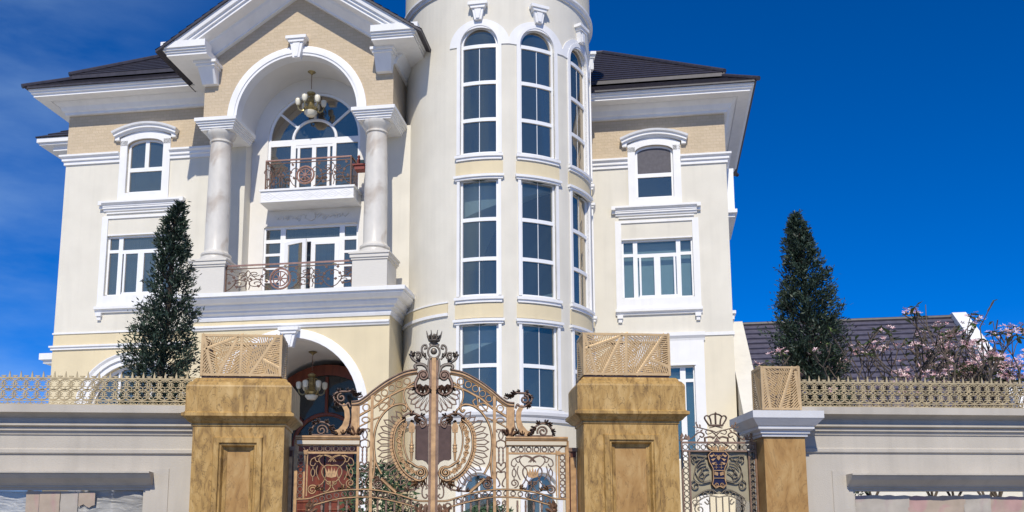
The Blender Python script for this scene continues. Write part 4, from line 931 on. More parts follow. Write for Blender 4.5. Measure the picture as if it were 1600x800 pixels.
def fence(label, x0, x1, z0):
    t = thing('metal_fence', label, 'fence', ((x0+x1)/2, -.06, z0), 0, 'cut metal fences along the wall tops'); X = (x0+x1)/2
    F = lambda s, z, d=0: (s-X, -d, z); S = .1375; n = int((x1-x0)/S); xs = [x0+(x1-x0-n*S)/2+S*(i+.5) for i in range(n)]; r = .0835
    bar(MB(), F, x0, x1, .0, .032, -.03, .03).build('base_rail', GOLDF, t)
    bar(MB(), F, x0, x1, .357, .374, -.008, .008).build('top_rail', GOLDF, t)
    bar(MB(), F, x0, x1, .068, .080, -.008, .008).build('bottom_rail', GOLDF, t)
    mb = MB()
    for x in xs+[xs[-1]+S]:
        xm = x-S/2
        if x0 < xm < x1:     # stem and spade between circles
            rib(mb, F, [(xm-.03, .392), (xm, .380), (xm+.03, .392)], .012, -.005, .005); poly(mb, F, [(xm-.028, .398), (xm, .365), (xm+.028, .398)], -.004, .004)
    for x in xs:
        for zc in (.155, .285): 
            nn = 18; rib(mb, F, arc(x, zc, r, r*.80, 0, 2*pi*(1-1/nn), nn-1), .0165, -.006, .006, True)
            for k in (-1, 1):
                rib(mb, F, spiral(x+k*.036, zc+.012, .020, .006, pi/2, -k*.8, 8), .011, -.004, .004)
                rib(mb, F, [(x+k*.012, zc-.03), (x+k*.036, zc-.018), (x+k*.05, zc-.035)], .012, -.004, .004)
                rib(mb, F, [(x+k*.010, zc+.04), (x+k*.03, zc+.045)], .012, -.004, .004)
        bar(mb, F, x-.0045, x+.0045, .19, .262, -.005, .005); poly(mb, F, [(x-.009, .20), (x+.009, .20), (x, .262)], -.006, .006)
        rib(mb, F, arc(x-.034, .030, .026, .024, 0, pi, 8), .009, -.004, .004); rib(mb, F, arc(x+.034, .030, .026, .024, 0, pi, 8), .009, -.004, .004)
        bar(mb, F, x-.0045, x+.0045, .03, .12, -.004, .004)
    mb.build('circle_lattice', GOLDF, t)
    sp = None
    for x in xs:
        if sp is None:
            m = MB(); f2 = lambda s, z, d=0: (s, -d, z)
            poly(m, f2, [(-.005, .33), (.005, .33), (.013, .385), (.013, .395), (.0, .455), (-.013, .395), (-.013, .385)], -.006, .006); sp = m.build('spike', GOLDF, t); sp.location = (x-X, 0, 0)
        else:
            c = sp.copy(); col.objects.link(c); c.location = (x-X, 0, 0)
    return t
fence('champagne metal fence with circles and spikes on the wall left of the gate', -9.3, -2.93, 3.425)
fence('champagne metal fence with circles and spikes on the wall right of the gate', 5.05, 11.8, 3.475)

# plastic film and cardboard over the openings
def sheet(name, m, x0, x1, z0, z1, y, label, cat, group=None, amp=.015, seed=0, fold=None, tear=0.0):
    rnd = random.Random(seed); nx, nz_ = max(6, int((x1-x0)/.06)), max(6, int((z1-z0)/.06)); rows = []
    ph = [rnd.uniform(0, 6.28) for _ in range(6)]; cx = (x0+x1)/2
    for i in range(nx+1):
        u = i/nx; row = []
        for j in range(nz_+1):
            w = j/nz_; x = x0+(x1-x0)*u; z = z0+(z1-z0)*w
            if j == 0: z += tear*(sin(u*9+ph[0])*.5+rnd.uniform(-.5, .5))
            if j == nz_: z += tear*.25*rnd.uniform(-1, 1)
            yy = amp*(sin(x*7+z*9+ph[1])+.7*sin(x*15-z*11+ph[2])+.5*sin(x*4+z*23+ph[3])+.5*rnd.uniform(-1, 1))
            row.append((x-cx, yy, z-z0))
        rows.append(row)
    a = MB().grid(rows)
    back = [[(p[0], p[1]+.004, p[2]) for p in r_] for r_ in rows]; a.grid(back)
    o = a.build(name, m, None, True); o.location = (cx, y, z0); return tag(o, label, cat, group)
PB = MB()
sheet('plastic_sheet', PLASTIC, -8.7, -3.50, 1.0, 2.362, .03, 'creased clear plastic film stretched across the opening of the left wall section', 'plastic sheet', amp=.016, seed=3)
for i, (a, b, z, m, lab) in enumerate([(-4.93, -4.77, 2.02, CARD, 'narrow tan cardboard flap, leftmost piece on the plastic film'), (-4.765, -4.52, 2.00, CARD, 'largest plain tan cardboard square on the plastic film'),
        (-4.51, -4.30, 2.07, CARDG, 'pink stained cardboard piece hanging torn on the plastic film'), (-4.29, -4.09, 2.20, CARD, 'short tan cardboard piece, rightmost on the plastic film')]):
    sheet('cardboard_piece', m, a, b, z-.03*(i % 2), 2.36-.006*i, -.005-.004*i, lab, 'cardboard', 'cardboard pieces on the left wall film', .003, 20+i, tear=.03)
for i, (a, b, z, zt, m, lab) in enumerate([(5.86, 6.62, 1.7, 2.305, CARDG, 'large stained cardboard sheet nearest the stone post in the right wall opening'), (6.60, 7.42, 1.7, 2.30, CARD, 'large pink stained cardboard sheet, second from the stone post in the right wall opening'),
        (7.40, 7.78, 1.7, 2.315, CARDG, 'narrow dark stained cardboard sheet, third from the stone post in the right wall opening'), (7.76, 9.0, 1.7, 2.29, CARD, 'plain cardboard sheet at the right edge of the photo in the right wall opening')]):
    sheet('cardboard_sheet', m, a, b, z, zt, .05+.012*(i % 2), lab, 'cardboard', 'cardboard sheets in the right wall opening', .006, 40+i, tear=.03)

# ------------------------------------------------------------------ the main gate: two mirrored leaves of cast bronze
GC = .150
def GX(px): return (px-677)*.00836  # gate outlines are traced in image pixels and turned into metres here
def GZ(py): d = py-700; return 2.922-.00841*d+.9e-6*d*d
Fg = lambda s, z, d=0: (s, -d, z)
def make_leaf(k, label):
    """k=+1 builds the left leaf from image pixel positions, -1 its mirror image"""
    t = thing('gate_leaf', label, 'gate', (GC, 0, 0), 0, 'leaves of the main gate')
    def P(pts): return [(k*GX(x), GZ(y)) for x, y in pts]
    def rb(mb, pts, w, d0=-.012, d1=.012, sm=False, closed=False): return rib(mb, Fg, P(smooth_pts(pts, 5) if sm else pts), (w*1.15+.35)*.0084, d0, d1, closed)
    def ringp(mb, x, y, r, w=1.3, ry=None, d=.012, n=18): return rb(mb, arc(x, y, r, ry or r, 0, 2*pi*(1-1/n), n-1), w, -d, d, closed=True)
    def pl(mb, pts, d0=-.006, d1=.006): return poly(mb, Fg, P(pts), d0, d1)
    def br(mb, x0, x1, y0, y1, d0=-.02, d1=.02):
        a, b = sorted((k*GX(x0), k*GX(x1))); return bar(mb, Fg, a, b, GZ(y1), GZ(y0), d0, d1)
    BOT = 1035
    def acanth(mb, x, y, ang, s, n=3, d=.02):
        for i in range(n):
            a = ang+(i-(n-1)/2)*.55; c, q = cos(a), sin(a); L = s*(1-.18*abs(i-(n-1)/2))
            ol = [(x, y), (x+L*.35*c-L*.20*q, y+L*.35*q+L*.20*c), (x+L*.55*c-L*.12*q, y+L*.55*q+L*.12*c), (x+L*.78*c-L*.17*q, y+L*.78*q+L*.17*c), (x+L*c, y+L*q), (x+L*.78*c+L*.17*q, y+L*.78*q-L*.17*c), (x+L*.55*c+L*.12*q, y+L*.55*q-L*.12*c), (x+L*.35*c+L*.20*q, y+L*.35*q-L*.20*c)]
            rd = [(x+L*u_*c, y+L*u_*q) for u_ in (.3, .75)]; po = P(ol); pr_ = P(rd); dd = d-.003*i
            mb.add([Fg(p[0], p[1], -.008) for p in po]+[Fg(p[0], p[1], dd*.45) for p in po]+[Fg(p[0], p[1], dd+.012) for p in pr_],
                   [tuple(range(8))]+[(a_, (a_+1) % 8, 8+(a_+1) % 8, 8+a_) for a_ in range(8)]+[(8, 9, 16), (9, 10, 16), (10, 11, 17, 16), (11, 12, 17), (12, 13, 17), (13, 14, 16, 17), (14, 15, 16), (15, 8, 16)])
    # centre stile
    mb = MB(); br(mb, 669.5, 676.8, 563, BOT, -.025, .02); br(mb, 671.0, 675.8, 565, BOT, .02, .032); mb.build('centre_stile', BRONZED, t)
    if k == 1:
        mb = MB(); br(mb, 673.6, 680.4, 560, BOT, .033, .05); mb.build('astragal', BRONZE, t)
    # top arched rail with pilaster
    mid = [(549, 632.5), (560, 631), (571, 624), (583, 614), (600, 601.5), (617, 591.5), (633, 584.5), (651, 581)]
    mb = MB(); rb(mb, mid, 7.5, -.02, .018, True); mb.build('arched_rail', BRONZE, t)
    mb = MB(); rb(mb, [(x, y-3.9) for x, y in mid], 2.0, -.03, .034, True); rb(mb, [(x, y+1.0) for x, y in mid], .9, -.02, .028, True); mb.build('rail_moulding', BRONZED, t)
    inner = [(561, 650.5), (570, 645), (584, 637), (600, 624), (613, 616.5), (628, 609), (646, 603.5)]
    mb = MB(); rb(mb, inner, 3.0, -.012, .014, True)
    for (x, y) in ((589.6, 622.5), (599.8, 614.5), (611, 606.8), (622.3, 600.5), (634.7, 596)): ringp(mb, x, y, 5.0, 1.4)
    ringp(mb, 571.6, 637.5, 5.3, 1.5); ringp(mb, 571.5, 656.5, 6, 1.4, 4.2); ringp(mb, 599, 635.5, 7.5, 1.5, 6)
    rb(mb, [(592, 643), (606, 627.5)], 1.3); rb(mb, [(561, 667.5), (577, 659), (593, 652)], 1.8); mb.build('ring_band', BRONZE, t)
    mb = MB(); br(mb, 549.5, 561.8, 636, 684.5, -.03, .025); br(mb, 552.5, 559, 638, 682, .026, .034)
    mb.build('pilaster', BRONZE, t); mb = MB(); acanth(mb, 557, 684, -1.9, 20, 3, .045); acanth(mb, 560, 682, -1.2, 16, 2, .045); mb.build('acanthus', BRONZED, t)
    # stiles and cornice of the side panel
    mb = MB()
    br(mb, 578.6, 583.2, 618, BOT); br(mb, 558.6, 562.6, 685, BOT); br(mb, 463, 468.6, 688, BOT, -.025, .026); br(mb, 477.5, 480.2, 709, 779.5, -.015, .016); br(mb, 482.2, 484, 703, 775, -.012, .012)
    br(mb, 468.6, 558.6, 706.5, 709.6, -.018, .02); br(mb, 476.5, 483, 704.5, 711.0, -.02, .028)
    mb.build('stile', BRONZE, t)
    mb = MB(); s0, s1 = sorted((k*GX(465), k*GX(563.5)))
    rows = [(.02, GZ(697)), (.03, GZ(695.5)), (.045, GZ(690)), (.045, GZ(689)), (.06, GZ(687.6)), (.06, GZ(686.2)), (.075, GZ(685.2)), (.075, GZ(682.4)), (-.045, GZ(682.4)), (-.045, GZ(697))]
    mb.grid([[(s, -d, z) for d, z in rows] for s in (s0, s1)], closed=True, capa=True, capb=True); mb.build('cornice', BRONZE, t)
    mb = MB(); br(mb, 467, 562.5, 689.6, 695.4, .045, .049); mb.build('highlight_band', CREAMM, t)  # pale strip paints the highlight along the cornice face
    mb = MB()
    for x in (489.5, 501.7, 514, 526.4, 538.8, 551): ringp(mb, x, 701.8, 3.7, 1.3)
    for x in (495.5, 507.8, 520.2, 532.6, 545): rb(mb, [(x, 697), (x, 706.5)], 1.0)
    for y in (714.5, 724.4, 734.3, 744.3, 754.2, 764.1, 774): ringp(mb, 473.2, y, 3.9, 1.3)
    rb(mb, arc(469, 708, 11, 11, -pi/2, 0, 8), 1.4); mb.build('ring_frieze', BRONZED, t)
    # side panel scrolls (about x=521)
    def side(mb, pts, w, sm=True):
        for q in (1, -1): rb(mb, [(521+q*x, y) for x, y in pts], w, sm=sm)
    mb = MB()
    side(mb, [(3, 722), (-2, 716), (-12, 712), (-22, 714), (-31, 718), (-33, 726), (-28, 728.5), (-25, 724)], 1.2)
    side(mb, [(-6, 722), (2, 714), (12, 711.5), (20, 717), (18, 724), (11, 731), (8, 738), (12, 752), (17, 758)], 1.2)
    side(mb, [(0, 728), (8, 727.5), (14, 732), (15, 740), (10, 749), (4, 755), (1, 760), (-3, 756), (-1, 752)], 1.5)
    side(mb, [(18, 711.5), (26, 716), (23, 722), (19, 720)], 1.1)
    side(mb, [(-22, 728), (-24, 736), (-22, 744), (-19, 750)], 1.1)
    side(mb, [(0, 758), (5, 766), (11, 768), (17, 764), (19, 757)], 1.5)
    for q in (-1, 1):
        rb(mb, spiral(521+q*4, 754, 3.4, .8, 0 if q > 0 else pi, q*1.2, 14), 1.2)
        ringp(mb, 521+q*29, 739, 3.0, 1.1, 6); rb(mb, [(521+q*29, 730), (521+q*29, 733)], 1.5); rb(mb, [(521+q*29, 745), (521+q*29, 752)], 1)
    rb(mb, spiral(492, 765.5, 8.2, 1.6, 0, -1.9, 28), 1.8); rb(mb, spiral(549.5, 755, 7, 1.5, pi/2, 1.5, 22), 1.4)
    mb.build('side_scrollwork', BRONZED if k < 0 else BRONZE, t)
    mb = MB(); cz = [(510.5, 731), (514.5, 738.5), (516.3, 732), (518.6, 738.5), (520.6, 729.5), (522.6, 738.5), (525, 732), (526.8, 738.5), (530.7, 731), (528, 745), (520.6, 747), (513, 745)]
    pl(mb, cz, -.008, .022); pl(mb, [(518.8, 739), (520.5, 733.5), (522.2, 739), (520.5, 743)], .022, .032); pl(mb, [(514.5, 738), (516, 742), (518, 739)], .022, .03); pl(mb, [(526.5, 738), (525, 742), (523, 739)], .022, .03)
    mb.build('crown_emblem', BRONZE, t)
    mb = MB(); acanth(mb, 496, 765, -.5, 10, 3, .03); acanth(mb, 540, 766, -2.0, 10, 3, .03); acanth(mb, 506, 768, -1.2, 9, 2, .028); acanth(mb, 533, 768, -1.6, 8, 2, .026); mb.build('acanthus', BRONZE, t)
    # sweeping lower rails with rings, spindles below
    up = [(468.6, 780), (487, 779), (500, 774.5), (515, 769.8), (537.5, 766), (560, 765), (579, 765), (597.5, 767), (616, 770.8), (635, 776.5), (654, 782.3), (670, 783)]
    lo = [(492, 790), (515, 783.3), (537, 778.6), (560, 776.8), (585, 777.2), (610, 781.5), (630, 786.5), (648, 791.5)]
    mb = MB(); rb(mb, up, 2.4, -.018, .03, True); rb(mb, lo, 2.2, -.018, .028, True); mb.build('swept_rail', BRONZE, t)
    mb = MB(); mm_ = smooth_pts([(497, 783), (515, 776.6), (537.5, 772.4), (560, 770.9), (582, 771.1), (600, 773.6), (620, 778.3), (645, 785.8)], 8); acc = 0; last = mm_[0]; ringp(mb, *last, 3.6, 1.2)
    for p in mm_[1:]:
        acc += math.dist(p, last); last = p
        if acc > 9.2: acc = 0; ringp(mb, p[0], p[1], 3.6, 1.2, n=14)
    mb.build('ring_band', BRONZED, t)
    mb = MB()
    for x in (507, 519.5, 532, 545): rb(mb, [(x, 782), (x, BOT)], 2.2, -.01, .012)
    for x in (592, 605, 618, 631, 644): rb(mb, [(x, 781), (x, BOT)], 2.2, -.01, .012)
    for x in (507, 519.5, 532, 545, 592, 605, 618, 631): pl(mb, [(x-1.9, 790), (x+1.9, 790), (x+1.2, 797), (x-1.2, 797)], -.016, .018)
    mb.build('spindle', BRONZED, t)
    mb = MB(); br(mb, 463, 676.5, 905, 915, -.02, .03); br(mb, 463, 676.5, 1022, BOT, -.02, .03); mb.build('bottom_rail', BRONZE, t)
    mb = MB(); pl(mb, [(484, 906), (660, 906), (660, 1030), (484, 1030)], -.004, .004); mb.build('kick_plate', BRONZED, t)
    # scroll column between the two stiles
    mb = MB(); c = 570.6
    for q in (-1, 1):
        rb(mb, [(c, 671), (c+q*5, 670.5), (c+q*7.5, 673), (c+q*5, 675)], 1.3, sm=True); rb(mb, [(c, 671), (c+q*3.6, 680), (c, 688)], 1.3, sm=True)
        rb(mb, [(c+q*1, 687.5), (c+q*6.5, 690), (c+q*7, 697), (c+q*3, 700), (c+q*1, 697.5)], 1.5, sm=True); rb(mb, [(c+q*3.3, 700), (c+q*3.3, 722)], 1.4); 
        for y in (704, 711, 718): pl(mb, [(c+q*3.3-1.4, y-1.6), (c+q*3.3+1.4, y-1.6), (c+q*3.3+1.4, y+1.6), (c+q*3.3-1.4, y+1.6)], -.012, .02)
        rb(mb, [(c, 728), (c+q*2, 724), (c+q*6.5, 722.5), (c+q*7, 729), (c+q*2, 734), (c, 738), (c+q*6, 737), (c+q*7.2, 745), (c+q*4, 750), (c+q*1.8, 757), (c+q*5, 761)], 1.5, sm=True)
        rb(mb, spiral(c+q*4, 785.5, 4, .8, -pi/2, q*1.3, 14), 1.3); rb(mb, [(c+q*7, 788), (c+q*4, 797), (c, 806), (c+q*6, 818), (c+q*3, 830)], 1.3, sm=True)
        for zz in (0, 40): rb(mb, [(c+q*3, 832+zz), (c+q*6.5, 845+zz), (c+q*3, 860+zz)], 1.3, sm=True)
    for x_ in (553,): pass
    mb.build('scroll_column', BRONZED, t)
    # great C scroll and strap
    mb = MB(); rb(mb, [(628, 639.5), (631, 643), (634.5, 640), (633.5, 634.5), (626, 631.7), (612.5, 635), (600, 645), (590.5, 660), (585.8, 676), (584.6, 695), (587, 717.5), (590, 727), (597.5, 741)], 2.9, -.018, .024, True)
    rb(mb, [(585.5, 706), (586, 730), (584, 748)], 3.0, -.016, .02, True); rb(mb, [(597, 748), (608, 759), (620, 769.5)], 4.4, -.016, .026)
    rb(mb, [(609, 619), (607, 632), (611, 634), (615, 627), (611, 623)], 2, -.012, .016, True); mb.build('great_scroll', BRONZE, t)
    mb = MB(); rb(mb, spiral(592.5, 756.5, 8.6, 1.5, -.6, -1.9, 30), 2.2, -.016, .022); acanth(mb, 593, 744, 2.2, 14, 3); acanth(mb, 596, 748, .6, 12, 3); mb.build('acanthus', BRONZED, t)
    # scalloped sun petals
    mb = MB(); ox, oy = 664, 694
    n = 17
    for i in range(n):
        a = radians(232-i*(232-66)/(n-1))     # measured clockwise from +x, y down: 232 = up left, 90 = straight down
        # in image axes: x=cos, y=sin with y down; angles between up-left and bottom
        pa = radians(222-(222-82)*i/(n-1)) if False else radians(228-(228-84)*i/(n-1))
        cx_, sx_ = cos(pa), sin(pa); nx_, ny_ = -sx_, cx_
        i0 = (ox+51*cx_, oy+52*sx_); rr = 74 if 1 < i < 15 else 68; R1 = min(rr, 74); o0 = (ox+R1*cx_, oy+(R1+.0)*sx_)
        w0, w1 = 2.1, 3.9
        lp_ = [(i0[0]+nx_*w0, i0[1]+ny_*w0), (ox+(R1-6)*cx_+nx_*w1, oy+(R1-6)*sx_+ny_*w1), (o0[0], o0[1]), (ox+(R1-6)*cx_-nx_*w1, oy+(R1-6)*sx_-ny_*w1), (i0[0]-nx_*w0, i0[1]-ny_*w0)]
        rb(mb, lp_, 1.25, -.008, .010)
    mb.build('sun_petals', BRONZED, t)
    # oval frame: outer gold band with cut teeth, inner scroll plate
    mb = MB(); ov = [(633, 655.5), (626, 660), (620, 667.5), (616.6, 677), (615.4, 687), (615.5, 700), (618.3, 712), (623.5, 724), (631, 735.5), (641, 744.5), (653, 750)]
    rb(mb, ov, 2.6, -.02, .034, True); iv = [(636, 663), (632.6, 671), (630.8, 682), (631.2, 695), (633.6, 707), (638, 718), (645, 726.5), (652, 729.5), (660, 728.5)]
    rb(mb, iv, 2.2, -.02, .030, True); mb.build('oval_frame', BRONZE, t)
    mb = MB(); so_ = smooth_pts(ov, 8); acc = 0; last = so_[0]
    for j, p in enumerate(so_[1:]):
        acc += math.dist(p, last); q_ = Vector((p[0]-last[0], p[1]-last[1])); last = p
        if acc > 4.6 and q_.length > 0:
            acc = 0; q_.normalize(); nn_ = Vector((q_.y, -q_.x))*-1
            c1 = (p[0]-abs(nn_.x)*4.2 if nn_.x < 0 else p[0]-abs(nn_.x)*4.2, p[1]+abs(nn_.y)*4.2*(1 if p[1] > 690 else -1)); pl(mb, arc(c1[0], c1[1], 2.4, 2.4, 0, 2*pi*7/8, 7), -.008, .014)
    rb(mb, [(x-3.4 if x < 640 else x-1.5, y+(2.2 if y > 700 else -.6)) for x, y in ov], 3.6, -.010, .008, True); mb.build('scalloped_edge', BRONZE, t)
    mb = MB(); md = [((a_[0]+b_[0])/2, (a_[1]+b_[1])/2) for a_, b_ in zip(smooth_pts(ov, 4), smooth_pts(iv, 5)[:41])]
    for j in range(2, len(md)-2, 4):
        x, y = md[j]; rb(mb, spiral(x, y, 4.2, .9, j, 1.2*(1 if j % 8 else -1), 14), 1.9, -.010, .014); pl(mb, [(x-3, y+3), (x+1, y+1.5), (x+4, y+4.5), (x+1, y+6)], -.008, .012)
    rb(mb, [(x, y) for x, y in md], 3.2, -.010, .004, True); mb.build('oval_tracery', BRONZE, t)
    # handle torch and lower volutes
    mb = MB(); pts = [(643.3, 672), (643.3, 681), (643.3, 694), (643.3, 700), (643.3, 712), (643.3, 721)]
    mb.tube([(k*GX(x), -.035, GZ(y)) for x, y in pts], [.016, .012, .017, .026, .018, .012], 10)
    for y in (695, 699.5, 705): mb.tube([(k*GX(643.3), -.035, GZ(y)), (k*GX(643.3), -.035, GZ(y+1.8))], .03, 10)
    pl(mb, [(639, 676), (638, 667), (641, 660), (646, 662), (648.5, 668), (647, 676)], -.01, .045); mb.build('torch', BRONZE, t, False)
    mb = MB(); rb(mb, [(636, 720), (644, 724.5), (653, 730), (663, 730.5), (667.5, 738), (665.5, 746), (657, 751), (648, 749.5)], 3.0, -.02, .04, True)
    rb(mb, spiral(657.5, 738.5, 7.2, 1.2, -1.2, 1.7, 30), 2.6, -.02, .045); acanth(mb, 654, 753, 2.6, 14, 3, .04); acanth(mb, 662, 748, 1.8, 12, 3, .04)
    mb.build('volute', BRONZE, t)
    mb = MB(); rb(mb, [(664, 756), (660.5, 765), (661, 775), (665.5, 778.5), (668.5, 775), (666, 772)], 1.6, sm=True); rb(mb, [(665, 757), (668, 763), (665, 764)], 1.3, sm=True)
    rb(mb, [(620, 768), (636, 767), (650, 764), (660, 756)], 2.0, sm=True); acanth(mb, 640, 768, -2.4, 11, 3); acanth(mb, 626, 769, -2.4, 10, 2); acanth(mb, 652, 762, -2.2, 9, 2)
    rb(mb, [(648, 796), (650, 788), (656, 787), (657, 793), (652, 794)], 2, sm=True); acanth(mb, 655, 806, -1.3, 20, 3, .03); acanth(mb, 665, 812, -1.5, 26, 3, .03); acanth(mb, 486, 804, -1.1, 22, 3, .03)
    mb.build('foot_scroll', BRONZED, t); mb = MB(); rb(mb, spiral(488, 790, 5, 1, 1, 1.6, 18), 2.2); acanth(mb, 487, 797, -1.2, 18, 2, .03); mb.build('foot_spiral', BRONZED, t)
    # brown plaque
    mb = MB(); pl(mb, [(648.8, 665.5), (669.3, 665.5), (669.3, 727), (666, 722), (660, 719), (652, 719.5), (648.8, 717)], -.012, .016); rb(mb, [(649.8, 666.5), (649.8, 716)], 1.2, .016, .026); mb.build('plaque', PLAQ, t)
    # dark leaf spray over the plaque
    mb = MB(); rb(mb, [(630, 652), (636, 647), (645, 646), (655, 650), (664, 655), (665, 664), (659, 668), (656, 662)], 2.6, -.018, .034, True); rb(mb, spiral(660, 661.5, 5.2, 1.4, 0, 1.5, 20), 2.0, -.016, .036)
    for (x, y, a, s) in ((640, 650, -.9, 11), (646, 652, .4, 14), (650, 655, .9, 12), (634, 653, 2.6, 9), (656, 652, -.6, 10), (642, 656, 1.2, 8)): acanth(mb, x, y, a, s, 3, .036)
    rb(mb, [(649, 664.5), (670, 664.5)], 3, -.01, .02); mb.build('leaf_spray', BRONZED, t)
    # shell fan below the mask at the top
    mb = MB(); fx, fy = 675, 606; ed = []
    for i in range(8):
        a = radians(180-i*13+2); c_, s_ = cos(a), sin(a); nx_, ny_ = -s_, c_; R0, R1 = 17, 42-1.0*abs(i-3)
        rb(mb, [(fx+R0*c_, fy+R0*s_), (fx+(R1-4)*c_+nx_*3.9, fy+(R1-4)*s_+ny_*3.9), (fx+R1*c_, fy+R1*s_), (fx+(R1-4)*c_-nx_*3.9, fy+(R1-4)*s_-ny_*3.9)], 1.2, -.008, .012, closed=True)
    mb.build('shell_fan', BRONZED, t)
    mb = MB(); rb(mb, [(647, 597), (640, 601), (634, 606), (630, 614), (631.5, 625), (637, 637), (645, 646)], 2.2, -.016, .02, True); mb.build('fan_border', BRONZE, t)
    mb = MB(); rb(mb, spiral(660.5, 587.5, 8.4, 1.6, 2.6, 1.9, 34), 3.4, -.02, .05); pl(mb, arc(660.5, 587.5, 2.4, 2.4, 0, 2*pi*9/10, 9), -.02, .06)
    rb(mb, [(652, 590), (648, 600), (650, 611), (659, 617), (668, 613), (671, 604)], 4.4, -.02, .045, True)
    for (x, y, a, s) in ((656, 600, 1.8, 17), (664, 601, 1.4, 17), (650, 606, 2.6, 9), (668, 608, .9, 10), (659, 612, 1.6, 10)): acanth(mb, x, y, a, s, 3, .05)
    mb.build('mask_volute', BRONZED, t)
    # side wing scrolls of the crest
    mb = MB(); rb(mb, [(669, 576), (660, 571), (650, 566), (643, 561), (640.5, 555), (643.5, 551)], 3.4, -.016, .03, True); rb(mb, spiral(652.5, 556.5, 6.0, 1.2, -2.4, 1.5, 22), 2.4, -.014, .028)
    rb(mb, [(650, 578), (647, 573), (651, 570), (662, 571), (668, 580), (670, 592)], 4.0, -.016, .034, True); rb(mb, [(666, 562), (662, 556), (657.5, 548), (659, 541), (664, 539.5), (665, 544), (661, 545)], 2.4, -.014, .028, True)
    rb(mb, [(669, 590), (668.5, 570), (670, 561), (674, 559)], 3.0, -.016, .032, True); acanth(mb, 645, 559, -2.0, 12, 3, .034); acanth(mb, 655, 566, -2.3, 10, 3, .034); acanth(mb, 664, 560, -2.0, 10, 2, .034); mb.build('crest_scroll', BRONZES, t)
    # dolphin-tail shoulder on the side panel cornice
    mb = MB(); pl(mb, [(533.5, 635), (537, 631.5), (541, 634), (545.5, 641), (547, 652), (545, 666), (540, 676), (531, 681), (522, 679), (521.5, 674.5), (529, 672), (535.5, 664.5), (539, 654), (538, 643)], -.022, .022); mb.build('shoulder_crescent', BRONZE, t)
    mb = MB(); rb(mb, [(547, 637), (544, 631), (540, 634), (534, 634.5), (527, 630), (521.5, 624), (523, 617), (530, 613.5), (540, 613), (549, 612)], 2.6, -.018, .03, True); rb(mb, spiral(533, 623, 7, 2, -1.6, -1.2, 20), 2.4, -.016, .032)
    for (x, y, a, s) in ((526, 618, 2.8, 9), (529, 626, 2.2, 12), (531, 614, -2.2, 8), (541, 613, -1.2, 7), (549, 619, -.4, 9), (555, 620, -.8, 8), (560, 619, -1, 7), (546, 614, -.2, 10), (527, 631, 1.4, 8), (551, 617, .3, 9)): acanth(mb, x, y, a, s, 3, .034)
    rb(mb, [(543, 613), (552, 617), (560, 622), (566, 619)], 1.8, sm=True)
    rb(mb, [(549, 640), (550, 655), (547, 670), (540, 680)], 1.6, sm=True); mb.build('shoulder_head', BRONZED, t)
    mb = MB(); rb(mb, spiral(504, 673.5, 9, 1.6, .4, -1.6, 26), 2.2, -.016, .03); rb(mb, [(487, 679), (489, 671), (495, 663), (504, 660.5), (513, 664), (520, 671), (523, 677)], 2.4, -.016, .026, True)
    for (x, y, a, s) in ((491, 671, 2.8, 9), (495, 664, -2.6, 9), (501, 662, -2.3, 10), (509, 663, -1.0, 9), (514, 668, .3, 12), (517, 674, .2, 11), (489, 676, 2.4, 7), (530, 680, -2.8, 10), (537, 681, -1.6, 10), (544, 678, -1.3, 10)): acanth(mb, x, y, a, s, 3, .034)
    rb(mb, [(487, 680.5), (548, 680.5)], 2.2, -.012, .02); mb.build('foliate_scroll', BRONZED, t)
    # hinges
    mb = MB(); 
    for y in (700, 900): mb.tube([(k*GX(461.2), .0, GZ(y)), (k*GX(461.2), .0, GZ(y+14))], .02, 8)
    mb.build('hinge', BRONZED, t)
    if k == 1:
        o = MB()
        for i in range(1): pass
        m = MB().lathe([(.001, -.045), (.022, -.04), (.040, -.022), (.045, 0), (.040, .022), (.022, .04), (.001, .045)], (0, -.0, 0), 20); b = m.build('crest_ball', BRONZES, t, True); b.location = (GX(676.6), -.045, GZ(550))
        mb = MB(); rb(mb, arc(676.8, 550, 9.3, 10, 0, 2*pi*23/24, 23), 2.4, -.016, .026, closed=True); rb(mb, [(671, 540), (676.8, 537), (683, 540)], 3, -.01, .02)
        for q in (-1, 1): acanth(mb, 677+q*3, 560, 1.57+q*.2, 8, 2, .03); rb(mb, spiral(677+q*5, 538, 3, .8, 0, q*1.2, 12), 1.4)
        mb.build('crest_ring', BRONZES, t)
        mb = MB(); cx_ = GX(677); z0 = GZ(534); hb = (GZ(520)-z0)*1.12
        mb.lathe([(.05, .0), (.075, .005), (.078, .02), (.07, .025)], (cx_, 0, z0), 20)
        for j in range(8):
            a = j*pi/4+.39; ca, sa = cos(a), sin(a)
            mb.tube([(cx_+.072*ca, .072*sa, z0+.02), (cx_+.092*ca, .092*sa, z0+hb*.55), (cx_+.112*ca, .112*sa, z0+hb*1.02)], [.012, .010, .004], 6)
            mb.tube([(cx_+.072*ca, .072*sa, z0+.02), (cx_+.09*cos(a+.39), .09*sin(a+.39), z0+hb*.5), (cx_+.095*cos(a+.78), .095*sin(a+.78), z0+hb*.62)], .008, 5)
        mb.lathe([(.055, .02), (.088, hb*.5), (.084, hb*.5), (.05, .02)], (cx_, 0, z0), 20, False)
        mb.tube([(cx_, 0, z0), (cx_, 0, z0+hb*.8)], [.05, .012], 8); mb.tube([(cx_, 0, z0-.035), (cx_, 0, z0+.005)], [.03, .055], 10); mb.build('crown', BRONZES, t)
    return t
make_leaf(1, 'left leaf of the ornate bronze main gate with half the sunburst oval')
make_leaf(-1, 'right leaf of the ornate bronze main gate with half the sunburst oval')
